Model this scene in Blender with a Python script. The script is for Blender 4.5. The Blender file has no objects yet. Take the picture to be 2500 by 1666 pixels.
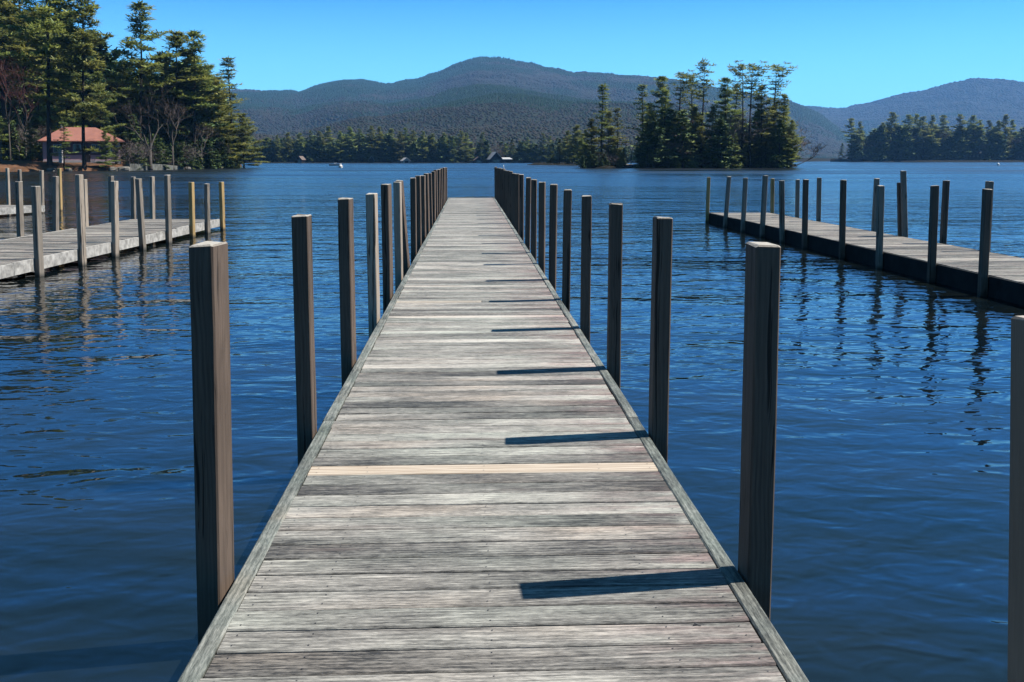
import bpy, math, random
import numpy as np
from mathutils import Vector, Matrix

# ------------------------------------------------------------------ camera, world, sun
scene = bpy.context.scene
COL = scene.collection
HD = 0.27                      # deck above water
HC = 1.490 + HD                # camera above water
F, XC, YC = 2440.0, 1250.0, 600.0
PITCH = math.atan((YC - 390.0) / F)
YAW = math.atan((XC - 1147.0) / F * math.cos(PITCH))
cp, sp, cy, sy = math.cos(PITCH), math.sin(PITCH), math.cos(YAW), math.sin(YAW)
FWD = np.array([sy * cp, cy * cp, -sp]); RGT = np.array([cy, -sy, 0.0]); UPV = np.array([sy * sp, cy * sp, cp])

cam = bpy.data.cameras.new("camera"); cam_o = bpy.data.objects.new("camera", cam); COL.objects.link(cam_o)
cam.sensor_fit = 'HORIZONTAL'; cam.sensor_width = 36.0; cam.lens = F / 2500.0 * 36.0
cam.shift_x = 0.0; cam.shift_y = (YC - 833.0) / 2500.0
cam.clip_start = 0.05; cam.clip_end = 40000.0
cam_o.matrix_world = Matrix(((RGT[0], UPV[0], -FWD[0], 0), (RGT[1], UPV[1], -FWD[1], 0), (RGT[2], UPV[2], -FWD[2], HC), (0, 0, 0, 1)))
scene.camera = cam_o

SUN_DIR = Vector((0.80, 0.107, 1.17)).normalized()
SUN_EL = math.asin(SUN_DIR.z); SUN_AZ = math.atan2(SUN_DIR.x, SUN_DIR.y)
world = bpy.data.worlds.new("World"); scene.world = world; world.use_nodes = True
wn = world.node_tree; wn.nodes.clear()
sky = wn.nodes.new('ShaderNodeTexSky'); sky.sky_type = 'NISHITA'; sky.sun_disc = False
sky.sun_elevation = SUN_EL; sky.sun_rotation = SUN_AZ
sky.altitude = 100; sky.air_density = 1.0; sky.dust_density = 0.0; sky.ozone_density = 3.0
hsv = wn.nodes.new('ShaderNodeHueSaturation'); hsv.inputs['Hue'].default_value = 0.5
hsv.inputs['Saturation'].default_value = 1.0; hsv.inputs['Value'].default_value = 1.0
bg = wn.nodes.new('ShaderNodeBackground'); bg.inputs['Strength'].default_value = 0.055
wo = wn.nodes.new('ShaderNodeOutputWorld')
tint = wn.nodes.new('ShaderNodeMix'); tint.data_type = 'RGBA'; tint.blend_type = 'MULTIPLY'; tint.inputs[0].default_value = 1.0
tint.inputs[7].default_value = (.125, .50, .90, 1)
gam = wn.nodes.new('ShaderNodeGamma'); gam.inputs[1].default_value = 1.12
wn.links.new(sky.outputs[0], gam.inputs[0]); wn.links.new(gam.outputs[0], tint.inputs[6]); sepc = wn.nodes.new('ShaderNodeSeparateColor'); blu = wn.nodes.new('ShaderNodeVectorMath'); blu.operation = 'SCALE'; blu.inputs[0].default_value = (.19, .68, 1.28)
mxs = wn.nodes.new('ShaderNodeMix'); mxs.data_type = 'RGBA'; 
wtc = wn.nodes.new('ShaderNodeTexCoord'); wsep = wn.nodes.new('ShaderNodeSeparateXYZ'); wmr = wn.nodes.new('ShaderNodeMapRange')
wmr.inputs['From Min'].default_value = .20; wmr.inputs['From Max'].default_value = .48; wmr.inputs['To Min'].default_value = 0.0; wmr.inputs['To Max'].default_value = .8
wn.links.new(wtc.outputs['Generated'], wsep.inputs[0]); wn.links.new(wsep.outputs[2], wmr.inputs['Value']); wn.links.new(wmr.outputs[0], mxs.inputs[0])
wn.links.new(tint.outputs[2], sepc.inputs[0]); wn.links.new(sepc.outputs[2], blu.inputs['Scale']); wn.links.new(tint.outputs[2], mxs.inputs[6]); wn.links.new(blu.outputs[0], mxs.inputs[7])
hmr = wn.nodes.new('ShaderNodeMapRange'); hmr.inputs['From Min'].default_value = .165; hmr.inputs['From Max'].default_value = .05; hmr.inputs['To Min'].default_value = 0.0; hmr.inputs['To Max'].default_value = .85
hmx = wn.nodes.new('ShaderNodeMix'); hmx.data_type = 'RGBA'; hmx.inputs[7].default_value = (1.95, 5.85, 8.2, 1)
wn.links.new(wsep.outputs[2], hmr.inputs['Value']); wn.links.new(hmr.outputs[0], hmx.inputs[0]); wn.links.new(mxs.outputs[2], hmx.inputs[6])
wn.links.new(hmx.outputs[2], hsv.inputs['Color']); wn.links.new(hsv.outputs[0], bg.inputs[0]); wn.links.new(bg.outputs[0], wo.inputs[0])

sun = bpy.data.lights.new("sun", 'SUN'); sun.energy = 5.0; sun.angle = math.radians(0.53); sun.color = (1.0, 0.955, 0.88)
sun_o = bpy.data.objects.new("sun", sun); COL.objects.link(sun_o)
sun_o.rotation_euler = (-SUN_DIR).to_track_quat('-Z', 'Y').to_euler(); sun_o.location = (20, 5, 40)

scene.view_settings.view_transform = 'Standard'; scene.view_settings.look = 'None'
scene.view_settings.exposure = 1.5; scene.view_settings.gamma = 1.0
scene.cycles.use_denoising = True
scene.cycles.max_bounces = 6; scene.cycles.diffuse_bounces = 2; scene.cycles.glossy_bounces = 3
scene.cycles.volume_bounces = 0; scene.cycles.transparent_max_bounces = 8
scene.cycles.caustics_reflective = False; scene.cycles.caustics_refractive = False
scene.cycles.sample_clamp_indirect = 6.0

AL = .70
def dim(c): return tuple(x * AL for x in c)
random.seed(11); rng = np.random.default_rng(11)

# ------------------------------------------------------------------ measuring helpers (photo pixels on a 2353 wide view -> places)
K = 2500.0 / 2353.0
def ray(xd, yd):
    x, y = xd * K, yd * K
    return FWD + RGT * ((x - XC) / F) + UPV * ((YC - y) / F)
def on_plane(xd, yd, z=0.0):
    d = ray(xd, yd); t = (z - HC) / d[2]
    return float(d[0] * t), float(d[1] * t)
def at_dist(xd, D):
    d = ray(xd, 367.0); t = D / (d[0] * sy + d[1] * cy)
    return float(d[0] * t), float(d[1] * t)
def z_at(x, y, yd):
    v = (YC - yd * K) / F; h = x * sy + y * cy          # horizontal depth
    # (h*sp + dz*cp) = v*(h*cp - dz*sp)
    return HC + (v * h * cp - h * sp) / (cp + v * sp)

# ------------------------------------------------------------------ mesh helpers
def link(o, parent=None):
    COL.objects.link(o)
    if parent is not None: o.parent = parent
    return o
def mesh_np(name, V, Fc, mat, parent=None, smooth=False, attr=None, loc=None):
    """V (n,3) array, Fc list of (m,k) int arrays"""
    me = bpy.data.meshes.new(name); V = np.asarray(V, dtype=np.float32)
    if not isinstance(Fc, (list, tuple)): Fc = [Fc]
    Fc = [np.asarray(f, dtype=np.int32) for f in Fc if len(f)]
    loops = np.concatenate([f.ravel() for f in Fc])
    tot = np.concatenate([np.full(len(f), f.shape[1], dtype=np.int32) for f in Fc])
    start = np.concatenate([[0], np.cumsum(tot)[:-1]]).astype(np.int32)
    me.vertices.add(len(V)); me.vertices.foreach_set('co', V.ravel())
    me.loops.add(len(loops)); me.loops.foreach_set('vertex_index', loops)
    me.polygons.add(len(tot)); me.polygons.foreach_set('loop_start', start)
    try: me.polygons.foreach_set('loop_total', tot)
    except Exception: pass
    me.update(calc_edges=True)
    me.polygons.foreach_set('use_smooth', np.full(len(tot), bool(smooth), dtype=bool))
    for k, a in (attr or {}).items():
        at = me.attributes.new(k, 'FLOAT', 'POINT'); at.data.foreach_set('value', np.asarray(a, dtype=np.float32))
    me.materials.append(mat)
    o = bpy.data.objects.new(name, me); link(o, parent)
    if loc is not None: o.location = loc
    return o
class MB:
    def __init__(s): s.v = []; s.f = {}; s.a = {}
    def add(s, vs, fs, **at):
        b = len(s.v); s.v.extend(vs)
        for f in fs: s.f.setdefault(len(f), []).append([b + i for i in f])
        for k in set(s.a) | set(at):
            l = s.a.setdefault(k, [0.0] * b); l.extend([at.get(k, 0.0)] * len(vs))
    def box(s, x0, x1, y0, y1, z0, z1, **at):
        s.add([(x0,y0,z0),(x1,y0,z0),(x1,y1,z0),(x0,y1,z0),(x0,y0,z1),(x1,y0,z1),(x1,y1,z1),(x0,y1,z1)],
              [(3,2,1,0),(4,5,6,7),(0,1,5,4),(1,2,6,5),(2,3,7,6),(3,0,4,7)], **at)
    def tube(s, pts, rad, n=5, cap=True, **at):
        pts = [Vector(p) for p in pts]; vs = []
        for i, p in enumerate(pts):
            d = (pts[min(i + 1, len(pts) - 1)] - pts[max(i - 1, 0)])
            if d.length < 1e-6: d = Vector((0, 0, 1))
            d.normalize(); a = d.orthogonal() if abs(d.z) < .95 else Vector((1, 0, 0))
            u = d.cross(a).normalized(); w = d.cross(u)
            r = rad[i] if hasattr(rad, '__len__') else rad
            for k in range(n):
                t = 2 * math.pi * k / n; q = p + (u * math.cos(t) + w * math.sin(t)) * r; vs.append(tuple(q))
        fs = []
        for i in range(len(pts) - 1):
            for k in range(n):
                a, b = i * n + k, i * n + (k + 1) % n; fs.append((a, b, b + n, a + n))
        if cap: fs.append(tuple(range(n))[::-1]); fs.append(tuple(range((len(pts) - 1) * n, len(pts) * n)))
        s.add(vs, fs, **at)
    def build(s, name, mat, parent=None, smooth=False, loc=None):
        return mesh_np(name, np.array(s.v), [np.array(s.f[k]) for k in sorted(s.f)], mat, parent, smooth, {k: v for k, v in s.a.items()}, loc)
def empty(name, loc=(0, 0, 0), rz=0.0):
    o = bpy.data.objects.new(name, None); o.location = loc; o.rotation_euler = (0, 0, rz); o.empty_display_size = .3
    return link(o)
def tag(o, label=None, cat=None, group=None, kind=None):
    if label: o['label'] = label
    if cat: o['category'] = cat
    if group: o['group'] = group
    if kind: o['kind'] = kind
    return o
ORD = ("first second third fourth fifth sixth seventh eighth ninth tenth eleventh twelfth thirteenth fourteenth fifteenth sixteenth "
       "seventeenth eighteenth nineteenth twentieth twenty-first twenty-second twenty-third twenty-fourth twenty-fifth twenty-sixth "
       "twenty-seventh twenty-eighth twenty-ninth thirtieth thirty-first thirty-second thirty-third thirty-fourth thirty-fifth thirty-sixth").split()
def vnoise(x, y, s, seed=0):
    """value noise on arrays"""
    x = np.asarray(x, float) / s; y = np.asarray(y, float) / s
    xi = np.floor(x).astype(np.int64); yi = np.floor(y).astype(np.int64); fx = x - xi; fy = y - yi
    fx = fx * fx * (3 - 2 * fx); fy = fy * fy * (3 - 2 * fy)
    def h(a, b):
        n = (a * 374761393 + b * 668265263 + seed * 974711) & 0x7fffffff
        n = ((n ^ (n >> 13)) * 1274126177) & 0x7fffffff
        return ((n ^ (n >> 16)) & 0xffff) / 65535.0
    return (h(xi, yi) * (1 - fx) + h(xi + 1, yi) * fx) * (1 - fy) + (h(xi, yi + 1) * (1 - fx) + h(xi + 1, yi + 1) * fx) * fy
def fbm(x, y, s, seed=0, o=4):
    r = 0; a = 1; t = 0
    for k in range(o): r = r + a * vnoise(x, y, s / 2 ** k, seed + k * 17); t += a; a *= .5
    return r / t

# ------------------------------------------------------------------ node helpers
class NT:
    def __init__(s, name):
        s.m = bpy.data.materials.new(name); s.m.use_nodes = True; s.t = s.m.node_tree; s.t.nodes.clear()
        s.out = s.t.nodes.new('ShaderNodeOutputMaterial'); s.b = s.t.nodes.new('ShaderNodeBsdfPrincipled')
        s.t.links.new(s.b.outputs[0], s.out.inputs[0])
    def n(s, typ, **kw):
        nd = s.t.nodes.new('ShaderNode' + typ)
        for k, v in kw.items():
            if k.startswith('_'): setattr(nd, k[1:], v)
            else:
                key = k.replace('__', ' ')
                if isinstance(v, bpy.types.NodeSocket): s.t.links.new(v, nd.inputs[key])
                else: nd.inputs[key].default_value = v
        return nd
    def L(s, a, b): s.t.links.new(a, b)
    def set(s, **kw):
        for k, v in kw.items():
            key = k.replace('__', ' ')
            if isinstance(v, bpy.types.NodeSocket): s.L(v, s.b.inputs[key])
            else: s.b.inputs[key].default_value = v
    def math(s, op, a, b=None, clamp=False):
        nd = s.t.nodes.new('ShaderNodeMath'); nd.operation = op; nd.use_clamp = clamp
        for i, v in enumerate((a, b)):
            if v is None: continue
            if isinstance(v, bpy.types.NodeSocket): s.L(v, nd.inputs[i])
            else: nd.inputs[i].default_value = v
        return nd.outputs[0]
    def ramp(s, fac, stops, interp='LINEAR'):
        nd = s.t.nodes.new('ShaderNodeValToRGB'); nd.color_ramp.interpolation = interp
        e = nd.color_ramp.elements
        while len(e) < len(stops): e.new(0.5)
        for i, (p, c) in enumerate(stops):
            e[i].position = p; e[i].color = (*c, 1) if len(c) == 3 else c
        s.L(fac, nd.inputs[0]); return nd.outputs[0]
    def mix(s, fac, a, b, blend='MIX'):
        nd = s.t.nodes.new('ShaderNodeMix'); nd.data_type = 'RGBA'; nd.blend_type = blend
        for sock, v in ((nd.inputs[0], fac), (nd.inputs[6], a), (nd.inputs[7], b)):
            if isinstance(v, bpy.types.NodeSocket): s.L(v, sock)
            elif isinstance(v, (tuple, list)): sock.default_value = (*v, 1) if len(v) == 3 else v
            else: sock.default_value = v
        return nd.outputs[2]
    def coord(s, kind='Object'): return s.n('TexCoord').outputs[kind]
    def map(s, vec, scale=(1, 1, 1), rot=(0, 0, 0), loc=(0, 0, 0)):
        m = s.n('Mapping', Vector=vec); m.inputs['Scale'].default_value = scale; m.inputs['Rotation'].default_value = rot; m.inputs['Location'].default_value = loc
        return m.outputs[0]
    def noise(s, vec, scale, detail=4, rough=.55, dist=0.0):
        return s.n('TexNoise', Vector=vec, Scale=scale, Detail=detail, Roughness=rough, Distortion=dist).outputs[0]
    def attr(s, name): return s.n('Attribute', _attribute_name=name).outputs['Fac']
    def bump(s, h, strength=.4, dist=.01):
        s.L(s.n('Bump', Height=h, Strength=strength, Distance=dist).outputs[0], s.b.inputs['Normal'])
def simple(name, col, rough=.8, var=.25, scale=3.0, bump=0.0):
    col = dim(col); t = NT(name); nz = t.noise(t.coord(), scale, 5)
    c = t.ramp(nz, [(.25, tuple(x * (1 - var) for x in col)), (.75, tuple(min(1, x * (1 + var)) for x in col))])
    t.set(Base__Color=c, Roughness=rough, Specular__IOR__Level=.5 if rough < .75 else .04)
    if bump: t.bump(nz, bump, .03)
    return t.m

def m_boards(name, along='X', dark=(.018, .018, .018), mid=(.144, .137, .127), pale=(.43, .405, .37), stain=True, contrast=1.0):
    """weathered boards; attribute tone = brightness of the board, seed = grain offset"""
    dark, mid, pale = dim(dark), dim(mid), dim(pale)
    t = NT(name); co = t.coord()
    sd = t.attr('seed'); tone = t.attr('tone')
    off = t.n('CombineXYZ', X=t.math('MULTIPLY', sd, 37.0), Y=t.math('MULTIPLY', sd, 91.0), Z=t.math('MULTIPLY', sd, 53.0)).outputs[0]
    v = t.n('VectorMath', _operation='ADD'); t.L(co, v.inputs[0]); t.L(off, v.inputs[1]); v = v.outputs[0]
    s1 = (3.6, 80, 60) if along == 'X' else (80, 3.6, 60)
    s2 = (15, 250, 80) if along == 'X' else (250, 15, 80)
    s3 = (.9, 2.2, 1) if along == 'X' else (2.2, .9, 1)
    # grain lines
    g1 = t.noise(t.map(v, s1), 1.0, 6, .66, .6)
    g2 = t.noise(t.map(v, s2), 1.0, 5, .7, .3)
    fl = t.noise(t.map(v, (24, 170, 60) if along == 'X' else (170, 24, 60)), 1.0, 4, .75, .4)
    pt = t.noise(t.map(v, s3), 1.0, 4, .6, .4)
    ra = t.noise(t.map(v, (7, 26, 9) if along == 'X' else (26, 7, 9)), 1.0, 4, .7)
    ring = t.n('TexWave', _wave_type='BANDS', _bands_direction='Y' if along == 'X' else 'X', Vector=t.map(v, (.35, 4.5, 1) if along == 'X' else (4.5, .35, 1)), Scale=3.0, Distortion=9.0, Detail=2.0)
    ring.inputs['Detail Scale'].default_value = .8
    ring = ring.outputs['Fac']
    h = t.math('ADD', t.math('MULTIPLY', g1, .75 * contrast), t.math('MULTIPLY', g2, .55 * contrast))
    h = t.math('ADD', h, t.math('MULTIPLY', pt, 1.05))
    h = t.math('ADD', h, t.math('MULTIPLY', ra, .55))
    h = t.math('ADD', h, t.math('MULTIPLY', ring, .13)); h = t.math('ADD', h, t.math('MULTIPLY', t.math('SUBTRACT', fl, .5), 1.1))
    h = t.math('ADD', h, t.math('MULTIPLY', tone, .36))
    h = t.math('SUBTRACT', h, 1.095 + .3 * contrast)
    c = t.ramp(h, [(.0, dark), (.14, tuple(x * .55 for x in mid)), (.32, mid), (.55, tuple((a + b) / 2 for a, b in zip(mid, pale))), (.82, pale)])
    # greenish or brownish cast board by board
    cast = t.ramp(t.noise(t.map(v, (.8, 3, 1)), 1.0, 2), [(.3, (.94, 1.0, .93)), (.55, (1.02, 1, .95)), (.75, (1.08, .97, .86))])
    c = t.mix(1.0, c, cast, 'MULTIPLY')
    if stain:
        sx = t.n('SeparateXYZ', Vector=co).outputs[0]
        a = t.ramp(sx, [(.35, (0, 0, 0)), (.9, (1, 1, 1))])
        st = t.math('MULTIPLY', a, t.ramp(t.noise(t.map(v, (2.2, 11, 1)), 1.0, 4, .6), [(.42, (0, 0, 0)), (.66, (1, 1, 1))]))
        c = t.mix(t.math('MULTIPLY', st, .8), c, t.mix(1.0, c, (.72, .42, .45), 'MULTIPLY'))
    # knots
    vo = t.n('TexVoronoi', Vector=t.map(v, (.9, 7.2, 1) if along == 'X' else (7.2, .9, 1)), Scale=1.0)
    vo.inputs['Randomness'].default_value = 1.0
    kd = t.ramp(vo.outputs['Distance'], [(.04, (1, 1, 1)), (.15, (0, 0, 0))])
    c = t.mix(t.math('MULTIPLY', kd, .75), c, (.05, .04, .035))
    # fresh, unweathered boards
    fresh = t.attr('fresh')
    fc = t.ramp(t.math('ADD', t.math('MULTIPLY', g1, .6), t.math('MULTIPLY', ring, .25)), [(.28, (.15, .11, .075)), (.45, (.25, .205, .155)), (.65, (.33, .285, .23))])
    c = t.mix(fresh, c, fc)
    t.set(Base__Color=c, Roughness=.78, Specular__IOR__Level=.25)
    t.bump(t.math('ADD', g1, t.math('MULTIPLY', g2, .7)), .55, .004)
    return t.m

def m_post(name, base, top, grain=.5, wetz=.05):
    base, top = dim(base), dim(top); t = NT(name); co = t.coord(); geo = t.n('NewGeometry')
    oi = t.n('ObjectInfo').outputs['Random']
    off = t.n('CombineXYZ', X=t.math('MULTIPLY', oi, 41.0), Y=t.math('MULTIPLY', oi, 17.0), Z=t.math('MULTIPLY', oi, 63.0)).outputs[0]
    v = t.n('VectorMath', _operation='ADD'); t.L(co, v.inputs[0]); t.L(off, v.inputs[1]); v = v.outputs[0]
    wv = t.n('VectorMath', _operation='MULTIPLY_ADD'); t.L(t.n('TexNoise', Vector=t.map(v, (4, 4, 2.2)), Scale=1.0, Detail=2.0).outputs['Color'], wv.inputs[0]); wv.inputs[1].default_value = (.035, .035, .3); t.L(v, wv.inputs[2]); v = wv.outputs[0]
    g1 = t.noise(t.map(v, (45, 45, 1.3)), 1.0, 5, .65, 1.4)
    g2 = t.noise(t.map(v, (150, 150, 4)), 1.0, 3, .6)
    ring = t.n('TexWave', _wave_type='BANDS', _bands_direction='X', Vector=t.map(v, (7, 7, .6)), Scale=2.2, Distortion=11.0, Detail=3.0).outputs['Fac']
    pt = t.noise(t.map(v, (3, 3, 1.1)), 1.0, 4, .6)
    h = t.math('ADD', t.math('MULTIPLY', g1, .8 * grain), t.math('MULTIPLY', g2, .4 * grain))
    h = t.math('ADD', h, t.math('ADD', t.math('MULTIPLY', ring, .22 * grain), t.math('MULTIPLY', pt, .55)))
    lo = .275 + .6 * grain
    c = t.ramp(t.math('SUBTRACT', h, lo - .5), [(.15, tuple(x * .30 for x in base)), (.42, base), (.75, tuple(min(.9, x * 1.65) for x in base))])
    vo = t.n('TexVoronoi', Vector=t.map(v, (6, 6, 1.5)), Scale=1.0)
    kd = t.ramp(vo.outputs['Distance'], [(.06, (1, 1, 1)), (.15, (0, 0, 0))])
    c = t.mix(t.math('MULTIPLY', kd, .7), c, tuple(x * .16 for x in base))
    # drying cracks that run down the post
    ck = t.ramp(t.noise(t.map(v, (32, 32, .7)), 1.0, 3, .6, .6), [(.36, (1, 1, 1)), (.40, (0, 0, 0))])
    c = t.mix(t.math('MULTIPLY', ck, .85), c, tuple(x * .12 for x in base))
    nz = t.n('SeparateXYZ', Vector=geo.outputs['Normal']).outputs[2]
    c = t.mix(t.ramp(nz, [(.5, (0, 0, 0)), (.9, (1, 1, 1))]), c, t.ramp(t.noise(v, 60, 4), [(.3, tuple(x * .6 for x in top)), (.65, top)]))
    pz = t.n('SeparateXYZ', Vector=geo.outputs['Position']).outputs[2]
    wz = t.math('ADD', pz, t.math('MULTIPLY', pt, .08))
    wet = t.ramp(wz, [(wetz, (1, 1, 1)), (wetz + .07, (0, 0, 0))])
    c = t.mix(t.math('MULTIPLY', wet, .8), c, (.012, .014, .012))
    t.set(Base__Color=c, Roughness=.82, Specular__IOR__Level=.2)
    t.bump(t.math('SUBTRACT', t.math('ADD', g1, t.math('MULTIPLY', g2, .5)), t.math('MULTIPLY', ck, .8)), .6, .004)
    return t.m

def m_foliage(name, c0, c1, c2, obj_var=.25):
    t = NT(name); a = t.attr('c')
    r = t.n('ObjectInfo').outputs['Random']
    n = t.noise(t.coord(), .35, 2)
    f = t.math('ADD', t.math('MULTIPLY', a, .75), t.math('MULTIPLY', n, .5)); f = t.math('SUBTRACT', f, .12)
    c = t.ramp(f, [(.06, c0), (.36, c1), (.72, c2)])
    hs = t.n('HueSaturation', Color=c); t.L(t.math('ADD', .475, t.math('MULTIPLY', r, .04)), hs.inputs['Hue'])
    t.L(t.math('ADD', 1 - obj_var, t.math('MULTIPLY', r, 2 * obj_var)), hs.inputs['Value'])
    t.set(Base__Color=hs.outputs[0], Roughness=.6, Specular__IOR__Level=.25)
    # light passing through the needles
    tr = t.n('BsdfTranslucent', Color=hs.outputs[0]); ms = t.n('MixShader', Fac=.38)
    t.L(t.b.outputs[0], ms.inputs[1]); t.L(tr.outputs[0], ms.inputs[2]); t.L(ms.outputs[0], t.out.inputs[0])
    return t.m

def m_water():
    g = bpy.data.node_groups.new('wave_height', 'ShaderNodeTree')
    g.interface.new_socket('P', in_out='INPUT', socket_type='NodeSocketVector')
    g.interface.new_socket('H', in_out='OUTPUT', socket_type='NodeSocketFloat')
    gi = g.nodes.new('NodeGroupInput'); go = g.nodes.new('NodeGroupOutput')
    acc = None
    #           scale  xy-stretch     rot   amp  detail dist
    for sc, sx_, rot, amp, det, dist in ((.26, .50, .30, .060, 1, .3), (.95, .55, -.22, .034, 2, .6), (3.3, .60, .38, .0125, 2, .8), (9.5, .6, -.1, .0040, 1, .6)):
        mp = g.nodes.new('ShaderNodeMapping'); mp.inputs['Rotation'].default_value = (0, 0, rot); mp.inputs['Scale'].default_value = (sx_, 1, 1)
        g.links.new(gi.outputs[0], mp.inputs[0])
        nz = g.nodes.new('ShaderNodeTexNoise'); nz.inputs['Scale'].default_value = sc; nz.inputs['Detail'].default_value = det
        nz.inputs['Roughness'].default_value = .45; nz.inputs['Distortion'].default_value = dist; g.links.new(mp.outputs[0], nz.inputs['Vector'])
        mu = g.nodes.new('ShaderNodeMath'); mu.operation = 'MULTIPLY'; mu.inputs[1].default_value = amp; g.links.new(nz.outputs[0], mu.inputs[0])
        if acc is None: acc = mu.outputs[0]
        else:
            ad = g.nodes.new('ShaderNodeMath'); ad.operation = 'ADD'; g.links.new(acc, ad.inputs[0]); g.links.new(mu.outputs[0], ad.inputs[1]); acc = ad.outputs[0]
    g.links.new(acc, go.inputs[0])
    t = NT('water'); P = t.n('NewGeometry').outputs['Position']; eps = .02
    def Hh(off):
        gr = t.t.nodes.new('ShaderNodeGroup'); gr.node_tree = g
        v = t.n('VectorMath', _operation='ADD'); t.L(P, v.inputs[0]); v.inputs[1].default_value = off
        t.L(v.outputs[0], gr.inputs[0]); return gr.outputs[0]
    h0 = Hh((0, 0, 0)); hx = Hh((eps, 0, 0)); hy = Hh((0, eps, 0))
    # gusts: patches of rougher and smoother water, and the lee of the wooded shore
    gust = t.ramp(t.noise(t.map(P, (.018, .05, 1), (0, 0, .15)), 1.0, 3, .6), [(.33, (.45, .45, .45)), (.66, (1.6, 1.6, 1.6))])
    gust2 = t.ramp(t.noise(t.map(P, (.10, .33, 1), (0, 0, -.1)), 1.0, 2, .6), [(.3, (.72, .72, .72)), (.7, (1.25, 1.25, 1.25))])
    px = t.n('SeparateXYZ', Vector=P)
    lee = t.math('ADD', t.math('MULTIPLY', px.outputs[0], .03), t.math('MULTIPLY', px.outputs[1], -.002))
    lee = t.ramp(t.math('ADD', lee, 1.2), [(0.0, (.70, .70, .70)), (1.0, (1, 1, 1))])
    near = t.ramp(t.math('MULTIPLY', px.outputs[1], .012), [(.05, (.55, .55, .55)), (.30, (.62, .62, .62)), (.8, (1.05, 1.05, 1.05))])
    k = t.math('MULTIPLY', t.math('MULTIPLY', gust, gust2), t.math('MULTIPLY', lee, near)); k = t.math('MULTIPLY', k, -3.3 / eps)
    nx = t.math('MULTIPLY', t.math('SUBTRACT', hx, h0), k); ny = t.math('MULTIPLY', t.math('SUBTRACT', hy, h0), k)
    cv = t.n('CombineXYZ', X=nx, Y=ny, Z=1.0).outputs[0]
    nv = t.n('VectorMath', _operation='NORMALIZE'); t.L(cv, nv.inputs[0])
    body = t.ramp(t.noise(t.map(P, (.35, .8, 1)), 1.0, 3), [(.3, (.0008, .0026, .0045)), (.7, (.0042, .0054, .0045))])
    rg_ = t.ramp(t.math('MULTIPLY', px.outputs[1], .005), [(.12, (.03, .03, .03)), (.30, (.15, .15, .15)), (.70, (.27, .27, .27))])
    rg_ = t.math('MULTIPLY', rg_, gust)
    t.set(Base__Color=body, Roughness=rg_, IOR=1.333, Normal=nv.outputs[0])
    return t.m

M = {}
M['water'] = m_water()
M['deck'] = m_boards('weathered_deck')
M['deck_side'] = m_boards('weathered_side_deck', 'X', stain=False)
M['curb'] = m_boards('weathered_curb', 'Y', dark=(.022, .026, .024), mid=(.10, .108, .098), pale=(.27, .27, .25), stain=False)
M['stringer'] = simple('dark_stringer', (.03, .03, .028), .9, .4, 5)
M['fascia_pale'] = simple('bleached_fascia', (.30, .285, .26), .85, .5, 9, .5)
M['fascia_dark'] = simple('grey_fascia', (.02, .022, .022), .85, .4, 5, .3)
M['post_brown'] = m_post('brown_post', (.070, .050, .037), (.36, .33, .28), .8)
M['post_pale'] = m_post('bleached_post', (.225, .185, .145), (.45, .42, .37), .6)
M['post_grey'] = m_post('grey_post', (.135, .115, .093), (.36, .34, .31), .6)
M['post_tan'] = m_post('tan_post', (.17, .122, .086), (.34, .29, .24), .22)
M['post_yellow'] = m_post('yellow_post', (.26, .175, .075), (.40, .34, .20), .3)
M['pine'] = m_foliage('pine_needles', (.018, .038, .018), (.066, .094, .027), (.205, .215, .048))
M['hemlock'] = m_foliage('hemlock_needles', (.012, .030, .017), (.040, .068, .024), (.12, .150, .040))
M['cedar'] = m_foliage('cedar_foliage', (.03, .05, .015), (.08, .10, .025), (.19, .18, .04))
M['bark'] = simple('pine_bark', (.04, .031, .026), .95, .4, 4, .5)
M['bark_pale'] = simple('grey_bark', (.062, .054, .047), .9, .35, 2, .3)
M['twigs'] = simple('twigs', (.085, .066, .056), .9, .3, 1)
M['twigs_red'] = simple('budding_twigs', (.11, .05, .045), .9, .3, 1)
M['rock'] = simple('grey_rock', (.12, .11, .095), .9, .5, 1.2, .7)
M['concrete'] = simple('old_concrete', (.115, .115, .10), .9, .5, 1.5, .6)

# ------------------------------------------------------------------ water sheet
def disc(name, mat, z, radii, n=96):
    V = [(0, 0, z)]; Fq = []; Ft = []
    for r in radii:
        for k in range(n): V.append((r * math.sin(2 * math.pi * k / n), r * math.cos(2 * math.pi * k / n), z))
    for k in range(n): Ft.append((0, 1 + (k + 1) % n, 1 + k))
    for i in range(len(radii) - 1):
        for k in range(n):
            a, b = 1 + i * n + k, 1 + i * n + (k + 1) % n; Fq.append((a, b, b + n, a + n))
    return mesh_np(name, np.array(V), [np.array(Ft), np.array(Fq)], mat)
tag(disc('lake_water', M['water'], 0.0, [4, 20, 80, 300, 900, 2500, 8600]), kind='structure')

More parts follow.
